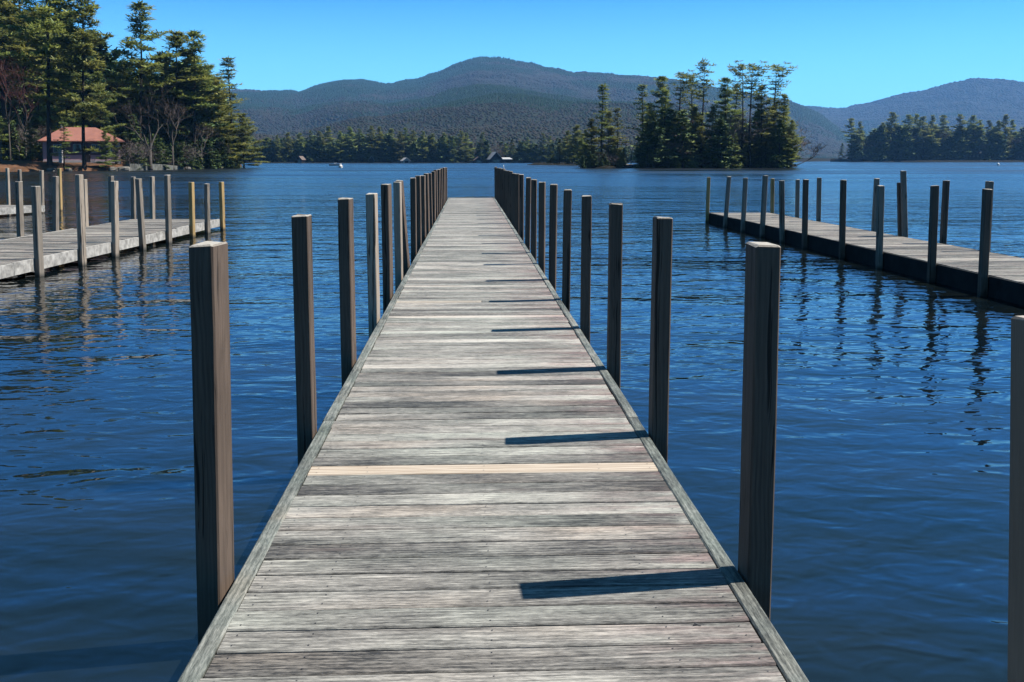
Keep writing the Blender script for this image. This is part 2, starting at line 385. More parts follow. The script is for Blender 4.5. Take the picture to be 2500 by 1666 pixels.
# ------------------------------------------------------------------ hills
SKY_MAIN = [(-400, 250), (0, 225), (300, 216), (500, 209), (580, 210), (640, 213), (690, 213), (720, 204), (750, 195), (790, 187), (835, 187), (885, 197), (920, 190), (960, 183),
            (1000, 171), (1020, 163), (1040, 152), (1060, 145), (1080, 138), (1100, 134.5), (1150, 135), (1200, 142), (1250, 155), (1320, 168), (1400, 172), (1480, 177), (1560, 188),
            (1640, 203), (1720, 219), (1800, 233), (1840, 243), (1880, 262), (1930, 300), (1980, 333), (2050, 360), (2120, 372)]
SKY_R = [(1500, 300), (1650, 270), (1800, 248), (1860, 246), (1900, 250), (1930, 251), (1980, 240), (2050, 222), (2120, 207), (2180, 192), (2240, 181), (2290, 183), (2353, 191), (2450, 210), (2600, 225), (2800, 260)]
def hill_fn(pts, r0, R, seed, spur):
    xs = np.array([p[0] for p in pts], float); ys = np.array([p[1] for p in pts], float)
    az = np.array([math.atan2(*at_dist(x, 1000)) for x in xs])
    hr = []
    for x, yv in zip(xs, ys):
        p = at_dist(x, 1.0); q = np.array(p) / math.hypot(*p) * R; hr.append(z_at(q[0], q[1], yv))
    hr = np.array(hr)
    ra_ = [math.atan2(*at_dist(x, 1000)) for x in (1500, 1700, 1860)]; rv_ = [r0, r0, max(r0, R * .58)]
    def h(a, r):
        H = np.interp(a, az, hr); rr0 = np.interp(a, ra_, rv_); u = (r - rr0) / (R - rr0)
        X, Y = r * np.sin(a), r * np.cos(a)
        uc = np.clip(u, 0, 1)
        base = H * (.22 * uc + .78 * uc ** 1.75)
        sh = (fbm(X, Y, spur, seed, 4) - .5)
        env = np.clip(uc * 3.0, 0, 1) * np.clip((1 - uc) * 2.2, 0, 1)
        z = base + sh * H * .80 * env
        z = np.minimum(z, H * (r / R) * .985 + 0 * r)
        z = np.where(u > 1, H * (1 - (u - 1) * 1.5), z)
        z = z + (vnoise(X, Y, 45, seed + 5) - .5) * 8 * np.clip(uc * 5, 0, 1)
        return np.where(u < 0, -4.0, np.maximum(z, .6) )
    return h, az
m_hill = simple('hill_ground', (.017, .021, .014), .95, .3, .02)
m_hill_r = m_hill
t = NT('hillside_trees'); a = t.attr('c')
t.set(Base__Color=t.ramp(a, [(0, (.004, .013, .007)), (.28, (.007, .020, .010)), (.42, (.009, .019, .010)), (.6, (.015, .015, .011)), (.85, (.021, .016, .013)), (1, (.026, .021, .018))]), Roughness=.9, Specular__IOR__Level=.1)
M['hilltrees'] = t.m
def build_hill(name, pts, r0, R, seed, spur, xlim, ntree, size, decid):
    h, az = hill_fn(pts, r0, R, seed, spur)
    a = np.linspace(az[0], az[-1], 260); r = np.concatenate([np.linspace(r0 - 30, R, 120), np.linspace(R * 1.02, R * 1.35, 14)])
    A, Rr = np.meshgrid(a, r, indexing='ij'); Z = h(A, Rr)
    V = np.stack([Rr * np.sin(A), Rr * np.cos(A), Z], -1).reshape(-1, 3); n1, n2 = A.shape
    i = np.arange(n1 - 1)[:, None] * n2 + np.arange(n2 - 1)[None, :]; i = i.ravel()
    tag(mesh_np(name, V, np.stack([i, i + 1, i + n2 + 1, i + n2], -1)[:, ::-1], m_hill, smooth=True), kind='structure')
    # forest canopy
    al, ah = [math.atan2(*at_dist(x, 1000)) for x in xlim]
    u = rng.random(ntree); rr = np.sqrt(r0 ** 2 + u * (R * R * 1.02 - r0 ** 2)); aa = al + rng.random(ntree) * (ah - al)
    # keep them evenly packed as seen along the slope
    X, Y = rr * np.sin(aa), rr * np.cos(aa); Z = h(aa, rr)
    dm = fbm(X, Y, spur * .55, seed + 40, 5) + .20 * (vnoise(X, Y, 90, seed + 3) - .5)
    relh = Z / (np.interp(aa, az, [1] * len(az)) * 400)
    ok = Z > 1.5; X, Y, Z, rr, aa, dm = X[ok], Y[ok], Z[ok], rr[ok], aa[ok], dm[ok]; ntree = len(X); relh = relh[ok]
    dec = (dm + decid - relh * .05 + rng.normal(0, .045, ntree)) > .5
    s = size * (.7 + .6 * rng.random(ntree)) * np.clip(rr / R * 1.2, .42, 1.2)
    hh = np.where(dec, s * .62, s * 1.05); w = np.where(dec, s * .62, s * .46)
    c = np.where(dec, .50 + .32 * rng.random(ntree) ** 1.5, .02 + .40 * rng.random(ntree))
    rad = np.where(dec, 1.0, 0.0)
    k = 5; ph = rng.random(ntree) * 6.28
    ang = ph[:, None] + np.arange(k)[None, :] * 2 * np.pi / k
    ring1 = np.stack([X[:, None] + w[:, None] * np.cos(ang), Y[:, None] + w[:, None] * np.sin(ang), np.repeat((Z + hh * .12)[:, None], k, 1)], -1)
    w2 = w * (.35 + .5 * rad)
    ring2 = np.stack([X[:, None] + w2[:, None] * np.cos(ang + .6), Y[:, None] + w2[:, None] * np.sin(ang + .6), np.repeat((Z + hh * .68)[:, None], k, 1)], -1)
    top = np.stack([X, Y, Z + hh], -1)[:, None, :]
    V = np.concatenate([ring1, ring2, top], 1); nv = 2 * k + 1
    b = np.arange(ntree)[:, None] * nv; j = np.arange(k)[None, :]; jn = (j + 1) % k
    q = np.stack([b + j, b + jn, b + k + jn, b + k + j], -1).reshape(-1, 4); tr = np.stack([b + k + j, b + k + jn, b + 2 * k + 0 * j], -1).reshape(-1, 3)
    return mesh_np(name + '_woods', V.reshape(-1, 3), [tr, q], M['hilltrees'], smooth=True, attr={'c': np.repeat(c, nv)})
w1 = build_hill('hills', SKY_MAIN, 660, 3600, 3, 900, (380, 2080), 190000, 6.4, .02)
tag(w1, 'dense mixed woods covering the long blue-green mountain across the lake', 'forest', kind='stuff')
w2 = build_hill('far_hills', SKY_R, 1500, 5600, 9, 1300, (1800, 2400), 70000, 8.5, .13)
tag(w2, 'purplish bare and evergreen woods covering the distant mountain by the saddle', 'forest', kind='stuff')

# ------------------------------------------------------------------ tree makers (about 20 m tall, shared meshes)
def needles(C, Rr, n_per, length, width, flat, rg, cvar):
    """C (n,3) clump centres, Rr radii -> quads arrays of needle tufts lying in flat plates"""
    n = len(C); N = n * n_per
    c = np.repeat(C, n_per, 0); r = np.repeat(Rr, n_per)
    th = rg.random(N) * 2 * np.pi; q = np.sqrt(rg.random(N)) * r
    off = np.stack([q * np.cos(th), q * np.sin(th), (rg.random(N) - .5) * r * flat], -1)
    p = c + off
    th2 = th + rg.normal(0, .7, N); el = rg.normal(.20, .30, N)
    d = np.stack([np.cos(th2) * np.cos(el), np.sin(th2) * np.cos(el), np.sin(el)], -1)
    up = np.stack([rg.normal(0, .35, N), rg.normal(0, .35, N), np.ones(N)], -1)
    s = np.cross(d, up); s /= np.linalg.norm(s, axis=1)[:, None] + 1e-9
    L = (length * (.6 + .8 * rg.random(N)))[:, None]; W = (width * (.6 + .8 * rg.random(N)))[:, None]
    V = np.stack([p - s * W * .5, p + s * W * .5, p + d * L + s * W * .25, p + d * L - s * W * .25], 1).reshape(-1, 3)
    Fq = np.arange(4 * N).reshape(-1, 4)
    col = np.repeat(cvar, n_per) * .6 + rg.random(N) * .4
    return V, Fq, np.repeat(col, 4)
def pine_proto(name, seed, cs=.3, W=.20, prof='pine', nbr=52, dens=1.0, lean=0.0, gaps=.25, H=20.0, mat='pine', tuft=(.55, .17), side=0.0, upturn=.35, bare_limbs=6):
    rg = np.random.default_rng(seed); rd = random.Random(seed); mb = MB()
    bend = [(rd.uniform(-.25, .25), rd.uniform(-.25, .25)) for _ in range(4)]
    def tp(u):
        x = lean * u * u * H + bend[0][0] * math.sin(u * 5 + bend[1][0] * 9); y = bend[2][1] * math.sin(u * 4 + bend[3][0] * 9)
        return Vector((x, y, u * H))
    us = [0, .02, .08, .2, .35, .5, .65, .8, .92, 1.0]; r0 = .021 * H / 2 * 1.15
    mb.tube([tp(u) for u in us], [r0 * (1.5 if u == 0 else 1.15 if u == .02 else (1 - u) ** .8 * .95 + .03) for u in us], 8)
    C = []; R = []; cv = []
    nbr = int(nbr * .72)
    for b in range(nbr + bare_limbs):
        bare = b >= nbr
        u = cs * (.25 + .75 * rd.random()) if bare else cs + (1 - cs) * ((b + rd.random()) / nbr) ** .92
        t_ = max(0, (u - cs) / (1 - cs))
        if prof == 'pine': w = (1 - t_) ** .55 * (.62 + .55 * math.sin(min(1, t_ * 1.6 + .25) * math.pi * .75)) * rd.uniform(.55, 1.15)
        elif prof == 'flat': w = (.45 + .75 * t_) * (1 - t_ ** 5) ** .5 * rd.uniform(.5, 1.15)
        elif prof == 'spire': w = (1 - t_) ** .8 * rd.uniform(.5, 1.15) + .08
        else: w = (1 - t_) ** .75 * rd.uniform(.8, 1.1) + .05
        if rd.random() < gaps: w *= .45
        if bare: w = rd.uniform(.15, .5)
        L = W * H * w
        if L < .25: L = .25
        az = rd.uniform(0, 2 * math.pi)
        if side and math.cos(az) * side < 0: L *= .55
        s0 = (-.12 + .55 * t_ + rd.uniform(-.12, .12)) if prof != 'cone' else (-.22 + .3 * t_ + rd.uniform(-.08, .08))
        if prof == 'flat': s0 = .35 + .3 * t_ + rd.uniform(-.2, .15)
        o = tp(u); dx, dy = math.cos(az), math.sin(az); cvx = rd.uniform(-.25, .25)
        def bp(s):
            return o + Vector((dx * L * s - dy * cvx * L * s * s, dy * L * s + dx * cvx * L * s * s, L * (s0 * s + (upturn - (.25 if t_ < .2 else 0)) * s * s * .55)))
        rb = max(.02, .013 * L + .02) * (1.25 if bare else 1)
        mb.tube([bp(0), bp(.35), bp(.7), bp(1)], [rb, rb * .75, rb * .45, rb * .15], 4, cap=False)
        if bare and rd.random() < .75: continue
        ns = max(2, int(L * 1.9 * dens))
        bc = rd.random()
        for i in range(ns):
            s = .28 + .74 * (i + rd.random() * .8) / ns
            sp_ = L * .38 * (1.12 - s) + .12
            for sd in ((-1, 1) if rd.random() < .8 else (0,)):
                lat = sd * sp_ * rd.uniform(.4, 1.1); p = bp(min(s, 1.05))
                C.append((p.x - dy * lat, p.y + dx * lat, p.z + rd.uniform(-.02, .12))); R.append(rd.uniform(.36, .66)); cv.append(min(1, max(0, .25 + .5 * bc + rd.uniform(-.25, .25))))
    for i in range(4): p = tp(1 - i * .012); C.append(tuple(p)); R.append(.32); cv.append(.5)
    C = np.array(C); R = np.array(R); cv = np.array(cv)
    V, Fq, col = needles(C, R, int(15 * dens) + 3, tuft[0], tuft[1], .36, rg, cv)
    rt = empty(name); tr = mb.build('trunk', M['bark'], rt, smooth=True)
    cr = mesh_np('crown', V, Fq, M[mat], rt, attr={'c': col})
    return rt
def bare_proto(name, seed, H=14.0, spread=.5, mat_t='bark_pale', mat_w='twigs', trunk_u=.25, thin=1.0, levels=5, lean=(0, 0), tw=.022):
    rd = random.Random(seed); mb = MB(); tb = MB()
    def grow(p, d, L, r, lev):
        if lev == 0:
            return
        n = 3; pts = [p]; q = p; dd = d.copy()
        for i in range(n):
            dd = (dd + Vector((rd.uniform(-.22, .22), rd.uniform(-.22, .22), rd.uniform(-.05, .2)))).normalized(); q = q + dd * L / n; pts.append(q)
        r2 = r * .62
        (mb if r > .045 else tb).tube(pts, [r, r * .88, r * .75, r2], 5 if r > .045 else 3, cap=False)
        nb = rd.choice((2, 3, 3)) if lev > 2 else rd.choice((3, 4, 4))
        for k in range(nb):
            a = rd.uniform(0, 6.28); o = dd.orthogonal().normalized(); o.rotate(Matrix.Rotation(a, 3, dd))
            nd = (dd * rd.uniform(.55, 1.0) + o * rd.uniform(.4, .9) * spread * 1.6 + Vector((0, 0, .12))).normalized()
            st = pts[rd.choice((2, 3, 3))]
            grow(st, nd, L * rd.uniform(.55, .85), max(r2 * rd.uniform(.55, .85), tw * .5), lev - 1)
    d0 = Vector((lean[0], lean[1], 1)).normalized()
    base = Vector((0, 0, 0)); top = base + d0 * H * trunk_u; r0 = .016 * H * thin
    mb.tube([base, base + d0 * H * trunk_u * .1, top], [r0 * 1.4, r0, r0 * .85], 8, cap=True)
    q = top
    for k in range(rd.choice((3, 4))):
        a = rd.uniform(0, 6.28) ; nd = (d0 + Vector((math.cos(a), math.sin(a), 0)) * spread).normalized()
        grow(q, nd, H * .27, r0 * .62, levels)
    grow(q, d0, H * .3, r0 * .75, levels)
    rt = empty(name); mb.build('trunk', M[mat_t], rt, smooth=True); tb.build('crown', M[mat_w], rt)
    return rt
PROTO_FREE = {}
def put(proto, loc, h, base_h, label, cat, group, rz=None, wid=1.0, name=None, parts=True):
    """place a tree: the first time the prototype itself, afterwards copies sharing its meshes"""
    s = h / base_h
    if proto.name not in PROTO_FREE:
        PROTO_FREE[proto.name] = 1; o = proto
    else:
        o = proto.copy(); COL.objects.link(o)
        for ch in [c for c in proto.children]:
            c = ch.copy(); COL.objects.link(c); c.parent = o
    o.location = loc; o.rotation_euler = (0, 0, random.uniform(0, 6.28) if rz is None else rz); o.scale = (s * wid, s * wid, s)
    return tag(o, label, cat, group)
P = {}
P['tallA'] = pine_proto('white_pine', 1, cs=.50, W=.22, prof='pine', nbr=46, gaps=.3)
P['tallB'] = pine_proto('white_pine', 2, cs=.42, W=.20, prof='pine', nbr=50, gaps=.35)
P['tallC'] = pine_proto('white_pine', 3, cs=.30, W=.25, prof='pine', nbr=60, gaps=.25)
P['flatA'] = pine_proto('flat_topped_pine', 4, cs=.66, W=.16, prof='flat', nbr=26, gaps=.3, dens=.75, upturn=.5, bare_limbs=14)
P['flatB'] = pine_proto('flat_topped_pine', 5, cs=.60, W=.14, prof='flat', nbr=26, gaps=.35, dens=.7, upturn=.6, bare_limbs=14, lean=.02)
P['spireA'] = pine_proto('slender_pine', 6, cs=.30, W=.13, prof='spire', nbr=48, gaps=.35, dens=.7)
P['spireB'] = pine_proto('slender_pine', 7, cs=.38, W=.15, prof='spire', nbr=40, gaps=.4, dens=.65)
P['fullA'] = pine_proto('bushy_pine', 8, cs=.06, W=.28, prof='pine', nbr=78, gaps=.12, dens=1.15)
P['fullB'] = pine_proto('bushy_pine', 9, cs=.10, W=.24, prof='pine', nbr=72, gaps=.15, dens=1.15)
P['fullC'] = pine_proto('bushy_pine', 10, cs=.05, W=.34, prof='pine', nbr=84, gaps=.12, dens=1.1, side=1.0)
P['hemA'] = pine_proto('hemlock', 12, cs=.04, W=.22, prof='cone', nbr=84, gaps=.1, dens=1.2, mat='hemlock', tuft=(.42, .2), upturn=-.1)
P['hemB'] = pine_proto('hemlock', 13, cs=.03, W=.27, prof='cone', nbr=80, gaps=.12, dens=1.2, mat='hemlock', tuft=(.42, .2), upturn=-.1)
P['cedar'] = pine_proto('cedar', 14, cs=.02, W=.20, prof='cone', nbr=80, gaps=.05, dens=1.3, mat='cedar', tuft=(.5, .25), upturn=.5)
P['bareA'] = bare_proto('bare_tree', 21, 14, .55)
P['bareB'] = bare_proto('bare_tree', 22, 14, .38, trunk_u=.35, thin=.7)
P['bareC'] = bare_proto('budding_tree', 23, 14, .45, mat_w='twigs_red', trunk_u=.4, thin=.6)
P['bareD'] = bare_proto('bare_shrub', 24, 5, .9, trunk_u=.08, thin=.8, levels=5)
PH = {k: 20.0 for k in P}; PH.update(bareA=14.0, bareB=14.0, bareC=14.0, bareD=5.0)
def mesh_top(proto):
    return max(max(v.co.z for v in c.data.vertices) for c in proto.children)
for k in ('bareA', 'bareB', 'bareC', 'bareD'): PH[k] = mesh_top(P[k])

def gather(proto):
    """(V, quads, tris, col) of crown + trunk for merged masses"""
    out = []
    for ch in proto.children:
        me = ch.data; V = np.empty(len(me.vertices) * 3, np.float32); me.vertices.foreach_get('co', V); V = V.reshape(-1, 3)
        tot = np.empty(len(me.polygons), np.int32); me.polygons.foreach_get('loop_total', tot)
        li = np.empty(len(me.loops), np.int32); me.loops.foreach_get('vertex_index', li)
        st = np.concatenate([[0], np.cumsum(tot)[:-1]])
        q = li[(st[tot == 4][:, None] + np.arange(4)[None, :])]
        c = np.zeros(len(V), np.float32)
        if 'c' in me.attributes: me.attributes['c'].data.foreach_get('value', c)
        out.append((ch.name.split('.')[0], V, q, c))
    return out
G = {k: gather(p) for k, p in P.items()}
def mass(name, items, crown_mat, label, cat, thin=1, trunk=True, parent=None):
    """many trees as one mass; items (key, x, y, z, h, wid); needles thinned (every n-th) and grown to match"""
    Vs, Fs, Cs = [], [], []; b = 0
    for (k, x, y, z, h, w) in items:
        rz = random.uniform(0, 6.28); s = h / PH[k]; c_, s_ = math.cos(rz), math.sin(rz); cr = random.uniform(-.18, .18)
        for nm, V, q, c in G[k]:
            if nm == 'trunk' and not trunk: continue
            if nm == 'crown' and thin > 1 and not k.startswith('bare'):
                sel = rng.random(len(q)) < 1.0 / thin; q2 = q[sel]; V4 = V[q2]; ctr = V4.mean(1, keepdims=True)
                V = (ctr + (V4 - ctr) * math.sqrt(thin) * 1.25).reshape(-1, 3); c = c[q2].reshape(-1); q = np.arange(len(V)).reshape(-1, 4)
            W_ = np.stack([(V[:, 0] * c_ - V[:, 1] * s_) * s * w + x, (V[:, 0] * s_ + V[:, 1] * c_) * s * w + y, V[:, 2] * s + z], -1)
            cc = (c + cr) if nm == 'crown' else np.full(len(V), -1.0)
            if k.startswith('bare'): cc = np.full(len(V), 2.0 + random.random())
            Vs.append(W_); Fs.append(q + b); Cs.append(cc); b += len(V)
    o = mesh_np(name, np.concatenate(Vs), np.concatenate(Fs), crown_mat, parent, attr={'c': np.concatenate(Cs)})
    return tag(o, label, cat, kind='stuff')
t = NT('mixed_wood'); a = t.attr('c')
c = t.ramp(a, [(.1, (.016, .036, .020)), (.5, (.056, .090, .030)), (.95, (.165, .19, .05))])
c = t.mix(t.math('LESS_THAN', a, -.5), c, (.035, .028, .024)); c = t.mix(t.math('GREATER_THAN', a, 1.5), c, (.085, .068, .060))
t.set(Base__Color=c, Roughness=.75, Specular__IOR__Level=.15); M['mixed'] = t.m

# ------------------------------------------------------------------ left shore
def c1(x, y): return x * .2975 / K, y * .2975 / K            # crop -> view pixels
SH = [on_plane(*c1(x, y)) for x, y in ((-900, 1425), (-400, 1416), (0, 1412), (300, 1408), (600, 1405), (900, 1403), (1030, 1401), (1250, 1396), (1450, 1392), (1600, 1388), (1750, 1384), (1880, 1379), (1960, 1374))]
e1 = SH[-1]; SH += [at_dist(*[c1(1985, 0)[0], 236]), at_dist(c1(1985, 0)[0], 262), at_dist(c1(1960, 0)[0], 300), at_dist(c1(1900, 0)[0], 360)]
def resample(pts, n):
    P_ = np.array(pts); d = np.concatenate([[0], np.cumsum(np.linalg.norm(np.diff(P_, axis=0), axis=1))]); s = np.linspace(0, d[-1], n)
    return np.stack([np.interp(s, d, P_[:, 0]), np.interp(s, d, P_[:, 1])], -1)
t = NT('pine_straw_ground'); P_ = t.coord(); n1 = t.noise(P_, .35, 5, .6); n2 = t.noise(P_, 3.0, 4, .6)
c = t.ramp(n1, [(.34, (.014, .010, .006)), (.46, (.05, .023, .012)), (.58, (.095, .044, .021)), (.72, (.053, .041, .028))])
c = t.mix(t.math('MULTIPLY', n2, .6), c, (.07, .045, .03)); t.set(Base__Color=c, Roughness=.95, Specular__IOR__Level=.03); t.bump(n2, .6, .08); M['ground'] = t.m
shl = resample(SH, 220)
ctr = np.array(at_dist(-200, 330))
offs = [-1.5, 0, .25, .7, 1.5, 3, 5.5, 9, 14, 22, 35, 60, 100, 160, 240]; zs = [-.8, -.05, .28, .45, .6, .85, 1.15, 1.4, 1.5, 1.9, 3.0, 6.0, 11, 17, 22]
V = []
for i, p in enumerate(shl):
    inw = ctr - p; dl = np.linalg.norm(inw); inw /= dl
    for o_, z_ in zip(offs, zs):
        q = p + inw * min(o_, dl * .8)
        nz = (fbm(np.array([q[0]]), np.array([q[1]]), 5.0, 4)[0] - .5)
        jag = (vnoise(np.array([q[0]]), np.array([q[1]]), 1.7, 8)[0] - .5)
        V.append((q[0], q[1], z_ + (nz * min(1.0, .3 + o_ * .05) * 1.1 + jag * .3) * (1 if 0 < o_ else .3)))
n1_, n2_ = len(shl), len(offs); i = (np.arange(n1_ - 1)[:, None] * n2_ + np.arange(n2_ - 1)[None, :]).ravel()
tag(mesh_np('shore_ground', np.array(V), np.stack([i, i + n2_, i + n2_ + 1, i + 1], -1)[:, ::-1], M['ground'], smooth=True), kind='structure')
VA = np.array(V)
def ground_z(x, y):
    d = (VA[:, 0] - x) ** 2 + (VA[:, 1] - y) ** 2; j = np.argsort(d)[:4]; w = 1 / (d[j] + .05); return float((VA[j, 2] * w).sum() / w.sum())

def rock(x, y, z, s, seed, label=None, cat='rock', group=None, flat=.6, mat='rock'):
    rd = np.random.default_rng(seed); bm = []
    n, m = 9, 6; V = []
    for i in range(m + 1):
        th = math.pi * i / m
        for k in range(n):
            ph = 2 * math.pi * k / n
            v = np.array([math.sin(th) * math.cos(ph), math.sin(th) * math.sin(ph), math.cos(th) * flat])
            v = np.sign(v) * np.abs(v) ** .75
            V.append(v * s * (1 + (vnoise(np.array([v[0] * 2 + seed]), np.array([v[1] * 2 + v[2] * 3]), 1.0, seed)[0] - .5) * .55))
    Fq = [(i * n + k, i * n + (k + 1) % n, (i + 1) * n + (k + 1) % n, (i + 1) * n + k) for i in range(m) for k in range(n)]
    o = mesh_np('rock', np.array(V), np.array(Fq)[:, ::-1], M[mat], loc=(x, y, z)); o.rotation_euler = (0, 0, seed * 1.3); o.scale = (1.35, 1.0, 1.0)
    if label: tag(o, label, cat, group)
    return o

# low concrete wall at the water's edge
wp = [on_plane(*c1(x, y)) for x, y in ((1030, 1401), (1150, 1399), (1300, 1396), (1480, 1391))]
mb = MB(); mb2 = MB()
root = tag(empty('retaining_wall', (*wp[0], 0)), 'low grey concrete retaining wall at the waterline below the budding trees', 'wall')
for j in range(3):
    a0, a1 = np.array(wp[j]), np.array(wp[j + 1]); d = a1 - a0; L = np.linalg.norm(d); d /= L; nn = np.array([-d[1], d[0]])
    h0 = [1.08, 1.1, .95][j]; h1 = [1.1, .95, .5][j]
    def wv(s, off, z): q = a0 + d * s - nn * off - np.array(wp[0]); return (q[0], q[1], z)
    g_ = .05
    mb.add([wv(g_, -.1, -.6), wv(L - g_, -.1, -.6), wv(L - g_, .8, -.6), wv(g_, .8, -.6), wv(g_, 0.0, h0), wv(L - g_, 0.0, h1), wv(L - g_, .8, h1), wv(g_, .8, h0)],
           [(3, 2, 1, 0), (4, 5, 6, 7), (0, 1, 5, 4), (1, 2, 6, 5), (2, 3, 7, 6), (3, 0, 4, 7)])
mb.build('wall_block', M['concrete'], root)
# house
D_H = 167.0
hx0, hy0 = at_dist(c1(335, 0)[0], 160.5); hx1, hy1 = at_dist(c1(1012, 0)[0], 166.0)
hl = math.hypot(hx1 - hx0, hy1 - hy0); hang = math.atan2(hy1 - hy0, hx1 - hx0)
zb = 1.5; ze = z_at(hx1, hy1, c1(0, 1160)[1]); zr = z_at(hx1, hy1, c1(0, 1045)[1])
t = NT('pink_stucco'); nz = t.noise(t.coord(), 1.2, 4); t.set(Base__Color=t.ramp(nz, [(.3, (.24, .145, .152)), (.7, (.31, .195, .202))]), Roughness=.9); M['pink'] = t.m
t = NT('red_tiles'); co = t.coord(); br = t.n('TexBrick', Vector=t.map(co, (1, 1, 1)), Scale=2.2); br.inputs['Color1'].default_value = (.16, .045, .026, 1); br.inputs['Color2'].default_value = (.12, .036, .022, 1); br.inputs['Mortar'].default_value = (.16, .06, .04, 1)
c = t.mix(.35, br.outputs[0], t.ramp(t.noise(co, .8, 5), [(.35, (.06, .022, .016)), (.65, (.15, .06, .038))])); t.set(Base__Color=c, Roughness=.85); M['tiles'] = t.m
M['glass_dark'] = simple('dark_glass', (.02, .025, .03), .1, .1); M['white_trim'] = simple('white_trim', (.34, .31, .30), .8, .08); M['dark_wood'] = simple('dark_wood', (.02, .017, .017), .8, .3)
house = tag(empty('house', (hx0, hy0, zb), hang), 'single-storey pink house with red hipped roof among the shore pines', 'house')
dp = 8.0; hw = ze - zb; hr_ = zr - zb
mb = MB(); mb.box(.4, hl - .4, .4, dp, -.6, hw); mb.build('wall', M['pink'], house)
mb = MB(); mb.box(.3, hl - .3, .28, .4, -.65, .12); mb.build('plinth', M['white_trim'], house)
mb = MB(); e = .35
mb.add([(-e, -e + .2, hw), (hl + e, -e + .2, hw), (hl + e, dp + e, hw), (-e, dp + e, hw), (3.6, dp / 2, hr_), (hl - 3.8, dp / 2, hr_), (-e, -e + .2, hw - .14), (hl + e, -e + .2, hw - .14), (hl + e, dp + e, hw - .14), (-e, dp + e, hw - .14)],
       [(0, 1, 5, 4), (1, 2, 5), (2, 3, 4, 5), (3, 0, 4), (6, 7, 1, 0), (7, 8, 2, 1), (8, 9, 3, 2), (9, 6, 0, 3), (9, 8, 7, 6)])
roof = mb.build('roof', M['tiles'], house)
mb = MB(); mb.box(.4 + 2.9, .4 + 3.6, dp / 2 + .6, dp / 2 + 1.3, hw + .9, hr_ + .5); mb.build('chimney', M['white_trim'], roof)
for wx, ww, wh, wz in ((hl - 1.55, .5, .85, 1.55), (hl - .98, .5, .85, 1.55)):
    mb = MB(); x = wx
    for bx in ((x - ww / 2 - .07, x - ww / 2, wz - .07, wz + wh + .07), (x + ww / 2, x + ww / 2 + .07, wz - .07, wz + wh + .07), (x - ww / 2, x + ww / 2, wz - .07, wz), (x - ww / 2, x + ww / 2, wz + wh, wz + wh + .07)):
        mb.box(bx[0], bx[1], .33, .40, bx[2], bx[3])
    wdw = mb.build('window', M['white_trim'], house)
    mb = MB(); mb.box(x - ww / 2, x + ww / 2, .37, .398, wz, wz + wh); mb.build('pane', M['glass_dark'], wdw)
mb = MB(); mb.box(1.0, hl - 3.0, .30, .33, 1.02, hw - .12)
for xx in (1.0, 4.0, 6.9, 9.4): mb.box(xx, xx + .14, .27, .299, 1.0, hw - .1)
mb.build('painted_shade_front', simple('painted_shade_plaster', (.095, .068, .072), .9, .25, 1.5), house)  # shade of the recessed front wall, painted as a dark purple-grey panel
for xx in (2.5, 5.4, 8.2):
    mb = MB(); mb.box(xx - .62, xx + .62, .255, .285, 1.35, 2.75); fw = mb.build('window', M['white_trim'], house); mb = MB(); mb.box(xx - .54, xx - .03, .235, .253, 1.43, 2.67); mb.box(xx + .03, xx + .54, .235, .253, 1.43, 2.67); mb.build('pane', M['glass_dark'], fw)
mb = MB(); mb.box(6.45, 7.35, .24, .268, -.1, 2.0); dr = mb.build('door', M['dark_wood'], house)
mb = MB(); mb.box(7.22, 7.29, .21, .239, 1.0, 1.1); mb.build('handle', M['white_trim'], dr)
# white standing post / marker in front of the house
px_, py_ = at_dist(c1(500, 0)[0], 158); zt = z_at(px_, py_, c1(0, 1235)[1]); gz = ground_z(px_, py_)
mb = MB(); mb.box(-.25, .25, -.25, .25, -.4, zt - gz - .1); mb.box(-.32, .32, -.32, .32, zt - gz - .1, zt - gz)
tag(mb.build('gate_pillar', M['white_trim'], loc=(px_, py_, gz)), 'short white square pillar with a cap in front of the pink house', 'pillar')

SHG = 'conifers on the wooded shore by the pink house'; SHB = 'leafless trees on the wooded shore'
